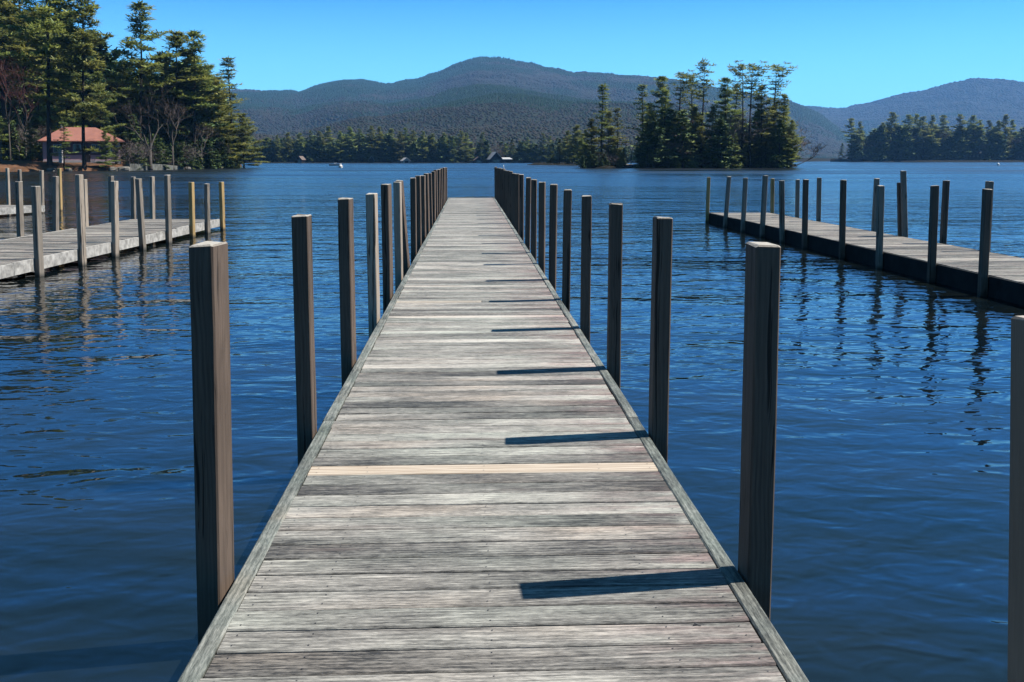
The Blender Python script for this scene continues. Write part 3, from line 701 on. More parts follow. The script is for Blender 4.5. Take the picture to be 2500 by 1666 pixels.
# key, crop x, crop top y, distance, label, category, width factor, rotation
LEFT = [
 ('tallB', 45, -330, 172, 'tall shore pine at the frame edge above the pale slim trunk', 1.1, None),
 ('tallC', 215, -300, 178, 'tall dense pine behind and left of the long bare trunk by the house', 1.0, None),
 ('tallA', 420, -330, 155, 'tall pine with a long straight bare trunk at the left end of the house', 1.0, 1.0),
 ('tallB', 500, -120, 184, 'tall pine rising behind the house roof between two bigger pines', 1.0, None),
 ('tallC', 705, -60, 156, 'big dark-trunked pine growing in front of the middle of the pink house', .95, 2.2),
 ('tallB', 1170, 40, 186, 'lone tall pine with open ragged top against the sky', 1.15, .6),
 ('tallA', 1480, 275, 192, 'taller-trunked half of the twin-topped pine near the point', 1.3, 4.0),
 ('tallB', 1610, 270, 194, 'second half of the twin-topped pine near the point', 1.15, 1.6),
 ('fullC', 1720, 555, 203, 'big broad pine spreading out over the water at the point', 1.3, 0.0),
 ('spireA', 1900, 485, 214, 'slender pine standing clear against the sky at the end of the point', 1.35, .3),
 ('fullC', 2000, 940, 212, 'low pine reaching over the water at the very tip of the point', 1.35, 0.2),
 ('fullB', 560, 440, 176, 'mid-height bushy pine behind the house roof', 1.0, None),
 ('fullA', 835, 600, 172, 'bushy pine with sunlit yellow-green boughs above the red roof', .85, None),
 ('hemB', 1100, 940, 180, 'dark conical hemlock just beyond the end of the house', 1.15, None),
 ('fullA', 1790, 660, 206, 'dense pine between the broad pine and the slender one', .9, None),
 ('hemA', 1330, 1190, 182, 'low dark hemlock behind the concrete wall', 1.3, None),
 ('fullB', 950, 1110, 164, 'sapling pine with lit tips at the house corner', .9, None),
 ('spireB', 528, 1010, 150, 'thin leaning young pine in front of the house', 1.5, 1.0),
 ('hemA', 1930, 1150, 206, 'round bushy hemlock at the waterline near the tip of the point', 1.3, None),
 ('fullB', -40, 860, 160, 'young pine with a bright yellow-green bough at the frame edge', 1.1, None),
 ('hemA', 1560, 640, 199, 'dark hemlock tucked under the twin-topped pine', 1.2, None),
 ('fullB', 1010, 520, 190, 'mid-green pine behind the dark hemlock', 1.0, None),
 ('fullB', 250, 1010, 157, 'young pine beside the end of the pink house by the long bare trunk', 1.1, None),
 ('fullA', 870, 1075, 158, 'small bushy pine hiding part of the pink house wall', 1.0, None),
 ('hemB', 330, 640, 186, 'dark hemlock behind the long bare trunk', 1.2, None)]
for key, x, yt, D, lab, wf, rz in LEFT:
    X, Y = at_dist(c1(x, 0)[0], D); gz = ground_z(X, Y) if (x < 1750) else max(.2, min(ground_z(X, Y), 1.0)); h = z_at(X, Y, c1(0, yt)[1]) - gz + .3
    put(P[key], (X, Y, gz - .3), h, PH[key], lab, 'hemlock' if key[:3] == 'hem' else 'pine tree', SHG, rz, wf)
LB = [('bareA', 1235, 600, 166, 'large leafless tree with wide crooked limbs behind the concrete wall', 1.25, .9),
 ('bareC', 85, 330, 160, 'leafless tree with a pale slim trunk and reddish twigs', .9, .4),
 ('bareC', 215, 560, 163, 'reddish-twigged tree between the pale slim trunk and the long bare trunk', 1.1, 2.0),
 ('bareB', 1420, 760, 176, 'grey leafless tree under the twin-topped pine', 1.3, None),
 ('bareB', 1655, 980, 190, 'low leafless tree with whitish limbs on the rocky bank', 1.6, None),
 ('bareD', 1540, 1130, 181, 'sprawling bare shrub just past the end of the concrete wall', 1.1, None),
 ('bareD', 1830, 1100, 199, 'grey-brown bare shrub hanging over the water near the point', 1.2, None),
 ('bareB', 10, 900, 155, 'short leafless tree at the frame edge on the shore', 1.3, None),
 ('bareB', 1000, 560, 190, 'slim leafless tree behind the end of the red roof', 1.0, None)]
for key, x, yt, D, lab, wf, rz in LB:
    X, Y = at_dist(c1(x, 0)[0], D); gz = max(.2, ground_z(X, Y)); h = z_at(X, Y, c1(0, yt)[1]) - gz + .2
    put(P[key], (X, Y, gz - .2), h, PH[key], lab, 'shrub' if key == 'bareD' else 'bare tree', SHB, rz, wf)
# deeper wood behind
items = []
for i in range(95):
    x = random.uniform(-250, 1850); D = random.uniform(196, 275) if x < 1650 else random.uniform(212, 240)
    X, Y = at_dist(c1(x, 0)[0], D); gz = ground_z(X, Y)
    top = np.interp(x, [-200, 600, 900, 1100, 1400, 1600, 1750, 1900], [-50, 150, 330, 520, 470, 520, 690, 900]) + random.uniform(-40, 260)
    h = max(6, z_at(X, Y, c1(0, top)[1]) - gz)
    items.append((random.choice(('fullA', 'fullB', 'hemA', 'hemB', 'tallC', 'tallB', 'bareB', 'hemA')), X, Y, gz - .3, h, random.uniform(.9, 1.3)))
for i in range(80):
    x = random.uniform(-150, 1880); D = np.interp(x, [0, 1000, 1900], [168, 184, 210]) + random.uniform(10, 24); X, Y = at_dist(c1(x, 0)[0], D)
    items.append((random.choice(('hemA', 'hemB', 'fullA', 'bareD', 'bareB')), X, Y, ground_z(X, Y) - .3, random.uniform(3, 8), 1.5))
for i in range(60):
    x = random.uniform(-200, 330); D = random.uniform(161, 172); X, Y = at_dist(c1(x, 0)[0], D); items.append((random.choice(('hemA', 'hemB', 'bareD', 'bareB', 'fullA')), X, Y, ground_z(X, Y) - .2, random.uniform(2, 7), 1.4))
for i in range(110):
    x = random.uniform(1040, 1960); D = np.interp(x, [1030, 1450, 1960], [160, 178, 205]) + random.uniform(0, 12); X, Y = at_dist(c1(x, 0)[0], D); items.append((random.choice(('hemA', 'hemB', 'bareD', 'fullB', 'fullA')), X, Y, max(.1, ground_z(X, Y)) - .2, random.uniform(1.5, 5.5), 1.5))
mass('shore_woods', items, M['mixed'], 'deep shade wood filling the shore behind the pink house', 'woods', thin=3)
# rocks and brush along the bank
for j, (x, s, D) in enumerate(((150, .5, 152), (420, .6, 151.5), (560, .45, 150.5), (925, .75, 157), (1012, .8, 157.5), (1540, .5, 183), (1640, .55, 190), (1800, .5, 197))):
    X, Y = at_dist(c1(x, 0)[0], D)
    rock(X, Y, .12, s, 30 + j, ['flat grey rock on the bank below the pale slim trunk', 'low rounded rock on the bank below the long bare trunk', 'small boulder at the waterline below the thin leaning pine',
        'dark boulder on the orange bank beside the concrete wall', 'dark squarish boulder touching the near end of the concrete wall', 'boulder at the far end of the concrete wall', 'boulder under the whitish-limbed bare tree', 'boulder near the tip of the wooded point'][j], group='boulders along the wooded bank', mat='rock')

# ------------------------------------------------------------------ island
def c4(x, y): return (1350 + x * .27625) / K, (130 + y * .27625) / K
def island(name, pts, depth, hmax, seed, label):
    """pts = waterline points; the mound swells behind them"""
    a = resample(pts, 90); V = []; rows = [-.06, 0, .02, .06, .15, .3, .5, .7, .85, .94, 1.0, 1.06]
    base = np.array(pts[0]); L = np.linalg.norm(a[-1] - a[0])
    for i, p in enumerate(a):
        u = i / 89; dpt = depth * (max(.04, math.sin(math.pi * u)) ** .6); dr = p / np.linalg.norm(p)
        for w in rows:
            q = p + dr * dpt * w + 0
            z = hmax * (math.sin(math.pi * min(1, max(0, w))) ** .45 if 0 < w < 1 else 0) * min(1, .25 + 2.2 * math.sin(math.pi * u))
            z += (fbm(np.array([q[0]]), np.array([q[1]]), 6, seed)[0] - .45) * .9 * (1 if 0 < w < 1 else .2)
            if w < 0 or w > 1: z = -.8
            V.append((q[0], q[1], z))
    n2 = len(rows); i = (np.arange(89)[:, None] * n2 + np.arange(n2 - 1)[None, :]).ravel()
    o = mesh_np(name, np.array(V), np.stack([i, i + n2, i + n2 + 1, i + 1], -1), M['isl'], smooth=True)
    return tag(o, kind='structure')
t = NT('island_soil'); P_ = t.coord(); n1 = t.noise(P_, .5, 5, .65); c = t.ramp(n1, [(.35, (.007, .007, .005)), (.6, (.012, .011, .008)), (.82, (.03, .026, .02))]); t.set(Base__Color=c, Roughness=.95, Specular__IOR__Level=.03); t.bump(n1, .8, .3); M['isl'] = t.m
ipts = [on_plane(*c4(x, y)) for x, y in ((240, 1018), (450, 1020), (650, 1019), (760, 1017), (960, 1017), (1300, 1016), (1700, 1014), (2000, 1011), (2160, 1006))]
island('island_ground', ipts, 40, .6, 5, '')
i2 = [at_dist(c4(x, 0)[0], 316) for x in (-230, 0, 150, 330, 480)]
island('island_ground', i2, 40, .6, 6, '')
IG = 'trees on the wooded island'
ISL = [
 ('spireA', 432, 285, 232, 'tall thin pine of the small clump at the island end with boathouses behind', 1.1),
 ('fullB', 340, 585, 230, 'bushy pine at the outer side of the small island clump', 1.05),
 ('fullA', 490, 520, 234, 'bushy brownish-green pine in the middle of the small island clump', .9),
 ('spireB', 570, 490, 236, 'open young pine on the gap side of the small island clump', 1.2),
 ('cedar', 545, 820, 228, 'bright yellow-green cedar at the foot of the small island clump', 1.6),
 ('fullB', 625, 850, 232, 'low bush-like pine closing the small island clump by the rocks', 1.2),
 ('fullA', 255, 760, 240, 'short bushy pine at the extreme end of the small island clump', 1.2),
 ('spireB', 792, 285, 228, 'slender ragged pine that opens the main row of island trees', 1.1),
 ('fullB', 850, 450, 231, 'full green pine beside the slender ragged one on the island', .95),
 ('tallB', 965, 215, 233, 'broad-topped island pine with a dark forked trunk', .95),
 ('spireA', 985, 330, 228, 'narrow island pine just before the broad-topped one', 1.0),
 ('flatA', 1115, 190, 233, 'flat-topped island pine with two tufts at the top', 1.0),
 ('flatB', 1225, 210, 238, 'flat-topped island pine just before the tallest crooked one', 1.0),
 ('flatB', 1318, 98, 229, 'tallest crooked pine near the middle of the island', .95),
 ('fullA', 1250, 480, 229, 'full bright-green pine at the foot of the tallest crooked pine', .85),
 ('fullB', 1405, 480, 233, 'full green pine on the far side of the tallest crooked pine', .95),
 ('tallB', 1520, 228, 236, 'pointed pine rising between the tallest crooked pine and the paired tall pines', 1.0),
 ('spireA', 1605, 285, 240, 'slim pine just before the paired tall pines on the island', 1.1),
 ('flatA', 1665, 115, 232, 'first of the paired tall pines with open tops on the island', .85),
 ('flatA', 1740, 118, 228, 'second of the paired tall pines with a long black trunk', 1.0),
 ('tallC', 1838, 290, 231, 'mid-height dark pine between the paired pines and the last tall one', .85),
 ('flatA', 1950, 126, 234, 'last tall pine of the island with layered wind-swept tufts', 1.0),
 ('fullC', 2030, 375, 231, 'big rounded pine that ends the island row toward open water', .85),
 ('fullC', 2110, 600, 228, 'lower broad pine overhanging the water at the island tip', .9),
 ('fullA', 1955, 450, 236, 'dense pine directly below the last tall pine', .9),
 ('fullB', 1500, 560, 228, 'sunlit bushy pine under the pointed pine of the island', .95),
 ('hemA', 1590, 690, 227, 'dark hemlock below the paired tall pines', 1.2),
 ('hemB', 1190, 770, 227, 'short dark hemlock near the open gap in the island wood', 1.1),
 ('fullB', 875, 740, 226, 'short spreading pine at the rocky start of the main island wood', 1.2),
 ('hemA', 1060, 860, 226, 'low rounded hemlock by the water under the flat-topped pines', 1.4),
 ('hemB', 1880, 720, 227, 'dark green hemlock at the water below the last tall pine', 1.1),
 ('fullA', 2070, 780, 226, 'low bushy pine at the foot of the island tip', 1.2),
 ('fullB', 1720, 720, 229, 'short pine between the two long black trunks', 1.2),
 ('hemA', 960, 620, 237, 'shaded hemlock behind the broad-topped island pine', 1.1)]
for key, x, yt, D, lab, wf in ISL:
    D -= 22; wf *= 1.18; X, Y = at_dist(c4(x, 0)[0], D); gz = .3; h = z_at(X, Y, c4(0, yt)[1]) - gz
    put(P[key], (X, Y, gz), h, PH[key], lab, 'hemlock' if key[:3] == 'hem' else 'cedar' if key == 'cedar' else 'pine tree', IG, None, wf)
# fallen / leaning bare tree at the tip
X, Y = at_dist(c4(2140, 0)[0], 204)
lt = bare_proto('leaning_tree', 31, 5.5, .30, mat_t='bark', mat_w='bark', trunk_u=.35, thin=.9, levels=4, lean=(1.5, 0), tw=.03)
lt.location = (X, Y, .5); lt.scale = (1.6, 1.3, 1.0); tag(lt, 'dark leafless tree leaning out low over the water from the island tip', 'bare tree')
for key, x, yt, D, lab, wf in (('bareB', 1630, 660, 232, 'pale leafless birch in the gap under the paired tall pines', .8), ('bareA', 1060, 640, 232, 'grey leafless tree between the broad-topped and flat-topped island pines', .8),
                               ('bareB', 690, 740, 236, 'faint leafless tree in the gap between the two island groups', 1.0), ('bareD', 1160, 900, 228, 'brown bare brush at the island waterline by the open gap', 1.2)):
    D -= 22; X, Y = at_dist(c4(x, 0)[0], D); h = z_at(X, Y, c4(0, yt)[1]) - .3; put(P[key], (X, Y, .3), h, PH[key], lab, 'bare tree' if key != 'bareD' else 'shrub', 'leafless trees on the wooded island', None, wf)
items = []
for i in range(190):
    x = random.choice((random.uniform(250, 620), random.uniform(250, 620), random.uniform(780, 2120), random.uniform(780, 2120), random.uniform(780, 2120))); D = random.uniform(199, 230); X, Y = at_dist(c4(x, 0)[0], D)
    hm = random.uniform(1.2, 4.2) if x < 640 else random.choice((random.uniform(1.5, 5), random.uniform(5, 12), random.uniform(6, 13))) if not 1290 < x < 1440 else random.uniform(1.2, 2.5)
    items.append((random.choice(('hemA', 'hemB', 'fullA', 'fullB', 'bareD', 'bareB')), X, Y, .1, hm, 1.5))
mass('island_undergrowth', items, M['mixed'], 'dark undergrowth and young trees packed under the island pines', 'undergrowth', thin=3)
for j, (x, y, s) in enumerate(((640, 1010, 1.1), (700, 1008, .7), (800, 1010, .9), (850, 1012, .6), (1250, 1014, .8), (2085, 1006, .6), (1580, 1012, .5))):
    X, Y = on_plane(*c4(x, y)); Y += 1.0
    rock(X, Y, .15, s * 1.2, 60 + j, ['largest pale rock at the water by the small island clump', 'grey rock beside the largest pale island rock', 'flat pale rock where the main island wood starts', 'small rock next to the flat pale one on the island edge',
        'pale rock at the water under the tallest crooked pine', 'rock at the water by the island tip', 'small rock at the island waterline below the pointed pine'][j], group='rocks along the island edge', flat=.45, mat='rock')

# mass of trees on the second islet behind the small clump
F2 = 'trees on the low islet behind the small island clump'
for j, (key, x, yt) in enumerate((('hemB', -20, 830), ('hemA', 60, 760), ('fullB', 130, 690), ('fullA', 215, 640), ('hemB', 170, 760), ('fullB', 290, 680), ('hemA', 0, 900))):
    X, Y = at_dist(c4(x, 0)[0], 322 + 3 * j % 9); put(P[key], (X, Y, .4), z_at(X, Y, c4(0, yt)[1]) - .4, PH[key],
        ['dark hemlock at the open-water side of the low islet', 'second hemlock from the open-water side of the low islet', 'medium pine on the low islet next to the hemlocks', 'tallest pine on the low islet behind the small island clump', 'dark hemlock under the tallest pine of the low islet', 'pine of the low islet half hidden by the small island clump', 'lowest bush-like hemlock at the tip of the low islet'][j],
        'pine tree' if key[:4] == 'full' else 'hemlock', F2, None, 1.3)

M['dark_soil'] = simple('dark_soil', (.012, .012, .009), .95, .4, .6)
# ------------------------------------------------------------------ far shore
def c3(x, y): return (600 + x * .36124) / K, (120 + y * .36124) / K
D_F = 535.0
farp = [at_dist(x, d) for x, d in ((200, 500), (420, 520), (600, 530), (800, 533), (1000, 536), (1200, 538), (1350, 540), (1600, 560), (1850, 800), (1960, 1300), (2200, 1400), (2500, 1400))]
a = resample(farp, 120); V = []; rows = [-3, 0, 2, 8, 25, 60]; zz = [-1, .05, .15, .4, 1.2, 3]
for p in a:
    dr = p / np.linalg.norm(p)
    for w, z in zip(rows, zz): q = p + dr * w; V.append((q[0], q[1], z))
i = (np.arange(119)[:, None] * 6 + np.arange(5)[None, :]).ravel()
tag(mesh_np('far_bank', np.array(V), np.stack([i, i + 6, i + 7, i + 1], -1), M['dark_soil'], smooth=True), kind='structure')
FG = 'conifers standing out along the far shore'
tops = [(-60, 600), (70, 600), (150, 590), (215, 575), (290, 558), (370, 560), (440, 545), (500, 548), (560, 518), (640, 548), (705, 520), (770, 530), (850, 512), (905, 518), (985, 532), (1045, 550), (1080, 524), (1130, 545), (1200, 548), (1265, 565), (1340, 560), (1400, 580), (1455, 545), (1490, 560)]
for j, (x, yt) in enumerate(tops):
    key = ('fullA', 'hemB', 'tallC', 'fullB', 'fullA')[j % 5]; X, Y = at_dist(c3(x, 0)[0], D_F + 5 + (j % 3) * 4); h = z_at(X, Y, c3(0, yt)[1]) - 1
    put(P[key], (X, Y, .2), h, PH[key], f"{ORD[len(tops) - 1 - j]} tall conifer from the boathouse end of the far shore wood", 'conifer', FG, None, 1.0 + .1 * (j % 3))
tops2 = [(1600, 565), (1755, 640), (1800, 610), (1850, 620), (1905, 600), (1950, 640), (2010, 570), (2055, 590), (2105, 600), (2150, 620), (2240, 560), (2190, 610)]
for j, (x, yt) in enumerate(tops2):
    key = ('hemB', 'fullB', 'hemA')[j % 3]; X, Y = at_dist(c3(x, 0)[0], D_F + 6 + (j % 3) * 4); h = z_at(X, Y, c3(0, yt)[1]) - 1
    put(P[key], (X, Y, 1.0), h, PH[key], 'conifer rising alone from the bare grey wood above the dark boathouse' if j == 0 else f"{ORD[j - 1]} conifer past the dark boathouse toward the island on the far shore", 'conifer', FG, None, 1.1)
items = []
for i in range(700):
    x = random.uniform(-260, 2700); D = random.uniform(D_F + 5, D_F + 55); X, Y = at_dist(c3(x, 0)[0], D)
    brown = 1480 < x < 1760
    top = np.interp(x, [-200, 300, 850, 1450, 1520, 1750, 2000, 2700], [615, 580, 555, 585, 600, 605, 625, 640]) + random.uniform(-5, 110)
    h = max(5, z_at(X, Y, c3(0, top)[1]) - 1.5)
    k = random.choice(('bareB', 'bareA', 'bareB', 'bareB', 'hemA')) if brown else random.choice(('hemA', 'hemB', 'fullA', 'fullB', 'fullA', 'bareB'))
    items.append((k, X, Y, .2, h, 1.5 if k[:3] != 'bar' else 1.2))
mass('far_shore_woods', items, M['mixed'], 'dark far shore wood with a bare grey-brown stretch, between the point and the island', 'woods', thin=8, trunk=False)

# wooded headland at the far right
def c5(x, y): return (1950 + x * .23374) / K, (170 + y * .23374) / K
D_R = 762.0
rp = [at_dist(c5(x, 0)[0], d) for x, d in ((330, 785), (480, 770), (800, 765), (1400, 762), (2000, 762), (2600, 762), (3200, 790))]
a = resample(rp, 60); V = []; rows = [-3, 0, 2, 10, 40, 70, 75]; zz = [-1, .3, 1.0, 1.6, 2.5, 1.5, -1]
for i, p in enumerate(a):
    dr = p / np.linalg.norm(p); f = min(1, .15 + i / 8)
    for w, z in zip(rows, zz): q = p + dr * w * f; V.append((q[0], q[1], z))
n2 = len(rows); i = (np.arange(59)[:, None] * n2 + np.arange(n2 - 1)[None, :]).ravel()
tag(mesh_np('headland_ground', np.array(V), np.stack([i, i + n2, i + n2 + 1, i + 1], -1), M['dark_soil'], smooth=True), kind='structure')
HG = 'trees on the wooded headland across the lake'
RT = [('tallB', 545, 515), ('fullB', 630, 550), ('hemA', 450, 770), ('fullB', 790, 620), ('fullA', 870, 560), ('tallC', 960, 452), ('tallC', 1130, 478), ('fullA', 1220, 472), ('tallC', 1290, 498), ('fullB', 1385, 482), ('tallB', 1500, 482), ('hemB', 1560, 640),
      ('tallB', 1670, 475), ('tallC', 1812, 485), ('fullB', 1880, 530), ('hemA', 1970, 535), ('fullA', 2070, 540), ('fullA', 2145, 478), ('fullB', 2215, 530), ('hemA', 2310, 620), ('fullA', 2420, 520)]
for j, (key, x, yt) in enumerate(RT):
    X, Y = at_dist(c5(x, 0)[0], D_R + 14 + (j % 4) * 6); h = z_at(X, Y, c5(0, yt)[1]) - 1.2
    lab = 'low dark hemlock at the open tip of the far headland' if j == 2 else f"{ORD[j if j < 2 else j - 1]} big conifer from the open tip of the far headland"
    put(P[key], (X, Y, 1.2), h, PH[key], lab, 'conifer', HG, None, (1.2 if key[:4] != 'full' else .95))
items = []
for i in range(280):
    x = random.uniform(560, 2700); D = random.uniform(D_R + 10, D_R + 60); X, Y = at_dist(c5(x, 0)[0], D)
    top = 575 + random.uniform(0, 250) + (60 if x < 750 else 0); h = max(5, z_at(X, Y, c5(0, top)[1]) - 1.5)
    k = random.choice(('hemA', 'hemB', 'fullA', 'fullB', 'bareB', 'bareA')); items.append((k, X, Y, 1.4, h, 1.4))
mass('headland_woods', items, M['mixed'], 'dark wood filling the far headland between its big conifers', 'woods', thin=8, trunk=False)

# ------------------------------------------------------------------ boathouses, boats, buoys
M['roof_white'] = simple('white_roof', (.30, .29, .285), .6, .1); M['roof_tan'] = simple('tan_roof', (.13, .10, .085), .8, .2); M['boat_white'] = simple('boat_white', (.50, .50, .50), .4, .05)
def boathouse(cx, W_, D_, hw, hr, roofmat, wallmat, label, rz=0.0, dist=532, gable_front=True, ext=None):
    X, Y = at_dist(cx, dist); az = math.atan2(X, Y); r = tag(empty('boathouse', (X, Y, 0), -az + rz), label, 'boathouse', 'boathouses on the far shore')
    mb = MB(); mb.box(-W_ / 2, W_ / 2, 0, D_, -.6, hw); 
    if gable_front: mb.add([(-W_ / 2, 0, hw), (W_ / 2, 0, hw), (0, 0, hr - .1)], [(0, 1, 2)])
    else: mb.add([(-W_ / 2, 0, hw), (-W_ / 2, D_, hw), (-W_ / 2, D_ / 2, hr - .1)], [(2, 1, 0)]); 
    mb.build('wall', wallmat, r)
    mb = MB(); e = .5; t_ = .22
    if gable_front: prof = [(-W_ / 2 - e, hw - .3), (0, hr), (W_ / 2 + e, hw - .3)]; pr = lambda p, q: (p[0], q, p[1]); rng_ = (-e, D_ + e)
    else: prof = [(-e, hw - .3), (D_ / 2, hr), (D_ + e, hw - .3)]; pr = lambda p, q: (q, p[0], p[1]); rng_ = (-W_ / 2 - e, W_ / 2 + e)
    vs = [pr(p, rng_[0]) for p in prof] + [pr(p, rng_[1]) for p in prof]; vs += [(v[0], v[1], v[2] - t_) for v in vs]
    mb.add(vs, [(0, 1, 4, 3), (1, 2, 5, 4), (9, 10, 7, 6), (10, 11, 8, 7), (0, 6, 7, 1), (1, 7, 8, 2), (3, 4, 10, 9), (4, 5, 11, 10), (0, 3, 9, 6), (2, 8, 11, 5)])
    mb.build('roof', roofmat, r)
    mb = MB(); mb.box(-W_ * .28, W_ * .28, -.06, -.01, -.3, hw * .8); mb.build('door', M['dark_wood'] if wallmat is not M['dark_wood'] else M['glass_dark'], r)
    if ext:
        mb = MB(); mb.box(W_ / 2 + .02, W_ / 2 + ext, .5, D_ - .5, -.6, hw - .5); mb.build('lean_to', wallmat, r)
        mb = MB(); mb.box(W_ / 2 + .03, W_ / 2 + ext + .4, -.1, D_, hw - .5, hw - .2); mb.add([(W_ / 2 + .03, -.1, hw - .2), (W_ / 2 + ext + .4, -.1, hw - .2), (W_ / 2 + ext + .4, D_, hw - .2), (W_ / 2 + .03, D_, hw - .2), (W_ / 2 + .2, D_ * .5, hw + .7), (W_ / 2 + ext, D_ * .5, hw + .7)], [(0, 1, 5, 4), (2, 3, 4, 5), (1, 2, 5), (3, 0, 4)])
        mb.build('porch_roof', roofmat, r)
    return r
boathouse(c3(1693, 0)[0], 6.2, 9, 2.2, 5.9, M['roof_white'], M['dark_wood'], 'dark boathouse with a white gabled roof at the water beyond the dock end', rz=.25, ext=5.5)
boathouse(c3(1574, 0)[0], 4.0, 5, 1.7, 3.3, M['roof_tan'], M['dark_wood'], 'small boathouse with a tan roof beside the white-roofed one', rz=.15)
boathouse(c3(1086, 0)[0], 3.6, 4, 1.4, 2.8, M['roof_white'], M['fascia_pale'], 'small pale boathouse low on the far shore under the tall conifers', rz=.3)
boathouse(c3(850, 0)[0], 2.4, 3, 1.6, 3.6, M['roof_white'], M['fascia_dark'], 'tiny boathouse with a bright pointed roof on the far shore', rz=.0)
boathouse(c3(362, 0)[0], 2.6, 3.5, 2.0, 3.6, M['roof_tan'], M['dark_wood'], 'shaded boathouse with a sloping tan roof nearest the wooded point', rz=-.5)
def hbox(cx, dist, w, d, z0, hw, hr, label, roofm, wallm):
    X, Y = at_dist(cx, dist); az = math.atan2(X, Y); r = tag(empty('house', (X, Y, z0), -az), label, 'house', 'houses half hidden in the headland wood')
    mb = MB(); mb.box(-w / 2, w / 2, 0, d, -1, hw); mb.build('wall', wallm, r)
    mb = MB(); e = .5; mb.add([(-w / 2 - e, -e, hw), (w / 2 + e, -e, hw), (w / 2 + e, d + e, hw), (-w / 2 - e, d + e, hw), (-w / 2 - e, d / 2, hr), (w / 2 + e, d / 2, hr)], [(0, 1, 5, 4), (2, 3, 4, 5), (1, 2, 5), (3, 0, 4), (3, 2, 1, 0)]); mb.build('roof', roofm, r)
    for x in (-w * .3, 0, w * .3):
        mb = MB(); mb.box(x - .45, x + .45, -.06, -.01, hw * .4, hw * .7); mb.build('window', M['roof_tan'], r)
hbox(c5(1830, 0)[0], D_R + 6, 9, 7, 1.5, 5, 7, 'dark house with pale-edged windows in the headland wood', M['fascia_dark'], M['dark_wood'])
hbox(c5(2330, 0)[0], D_R + 6, 8, 7, 1.5, 4, 7, 'grey house at the frame edge in the headland wood', M['dark_wood'], M['fascia_dark'])
def boat(cx, yd, L_, label, rz=0.0):
    X, Y = on_plane(cx, yd); az = math.atan2(X, Y); r = tag(empty('motor_boat', (X, Y, 0), -az + rz), label, 'boat', 'white boats far out on the lake')
    V = []; secs = [(-.5, .16, .02), (-.3, .19, .0), (0, .2, .0), (.3, .13, .03), (.5, .0, .08)]
    for s, w, k in secs: V += [(s * L_, -w * L_, .13 * L_ + k * L_ * .6), (s * L_, -w * L_ * .6, -.05), (s * L_, w * L_ * .6, -.05), (s * L_, w * L_, .13 * L_ + k * L_ * .6)]
    Fq = []
    for i in range(4):
        b = i * 4
        for k in range(3): Fq.append((b + k, b + k + 1, b + k + 5, b + k + 4))
        Fq.append((b, b + 4, b + 7, b + 3))
    Fq.append((0, 3, 2, 1)); mesh_np('hull', np.array(V), np.array(Fq), M['boat_white'], r)
    mb = MB(); mb.box(-.12 * L_, .12 * L_, -.1 * L_, .1 * L_, .13 * L_, .24 * L_); mb.build('cabin', M['boat_white'], r)
    mb = MB(); mb.box(.121 * L_, .135 * L_, -.09 * L_, .09 * L_, .15 * L_, .23 * L_); mb.build('windscreen', M['glass_dark'], r)
boat(c3(606, 0)[0], (380 + 225 * .1105) / K, 3.6, 'white motor boat beside the white buoy off the far shore')
boat(c5(90, 0)[0], (170 + 962 * .23374) / K, 5.5, 'white motor boat beyond the leaning tree at the island tip')
def buoy(cx, yb, yt, w, label, name='buoy'):
    X, Y = on_plane(cx, yb); h = z_at(X, Y, yt)
    mb = MB(); mb.tube([(0, 0, -.4), (0, 0, h * .2), (0, 0, h * .75), (0, 0, h)], [w, w, w * .8, w * .35], 10)
    mb2 = MB(); r = mb.build(name, M['boat_white'], loc=(X, Y, 0), smooth=True); mb2.tube([(0, 0, h * .38), (0, 0, h * .46)], [w * 1.03, w * 1.0], 10); mb2.build('band', M['post_yellow'], r)
    tag(r, label, 'buoy', 'white marker buoys on the lake')
buoy((640 + 1735 * .1105) / K, (380 + 272 * .1105) / K, (380 + 205 * .1105) / K, .45, 'slightly leaning white marker buoy just past the white motor boat')
buoy(c5(2083, 0)[0], (170 + 1003 * .23374) / K, (170 + 977 * .23374) / K, .4, 'white marker buoy off the headland wood')
buoy((1180 + 484 * .102) / K, (400 + 175 * .102) / K, (400 + 32 * .102) / K, .09, 'thin white spar buoy seen over the post tops by the dock end', 'spar_buoy')

# ------------------------------------------------------------------ docks
def board_row(mb, xa, xb, y0, y1, z, th=.036, tone=.5, seed=0., fresh=0., rd=random):
    """one board along local x with softened edges"""
    c = .004; jz = rd.uniform(-.0015, .0015); jl = rd.uniform(-.004, .004); jr = rd.uniform(-.004, .004); sk = rd.uniform(-.0015, .0015)
    z = z + jz
    vs = []
    for x, s in ((xa + jl, sk), (xb + jr, -sk)):
        vs += [(x, y0 + s, z - th), (x, y0 + s, z - c), (x, y0 + c + s, z), (x, y1 - c + s, z), (x, y1 + s, z - c), (x, y1 + s, z - th)]
    n = 6; fs = [(i, i + 1, i + 1 + n, i + n) for i in range(n - 1)]; fs = [f[::-1] for f in fs]
    mb.add(vs, fs + [tuple(range(6)), tuple(range(11, 5, -1)), (0, 6, 11, 5)], tone=tone, seed=seed, fresh=fresh)
dock = tag(empty('main_dock', (0, 0, 0)), 'long weathered plank dock running straight out from the camera into the lake', 'dock')
XL, XR, YEND = -.842, .967, 39.25; CW = .062
mb = MB(); PITCHB = .1428; y = -1.6; rd = random.Random(4)
ymark = on_plane(1100, 1076, HD)[1]; nb = round((ymark - y) / PITCHB - .5); y = ymark - (nb + .5) * PITCHB
fresh_mb = MB(); pm = .5; marks = {}
for lbl, yd in (('half', 693), ('pale1', 551), ('pale2', 539)): marks[lbl] = on_plane(1100, yd, HD)[1]
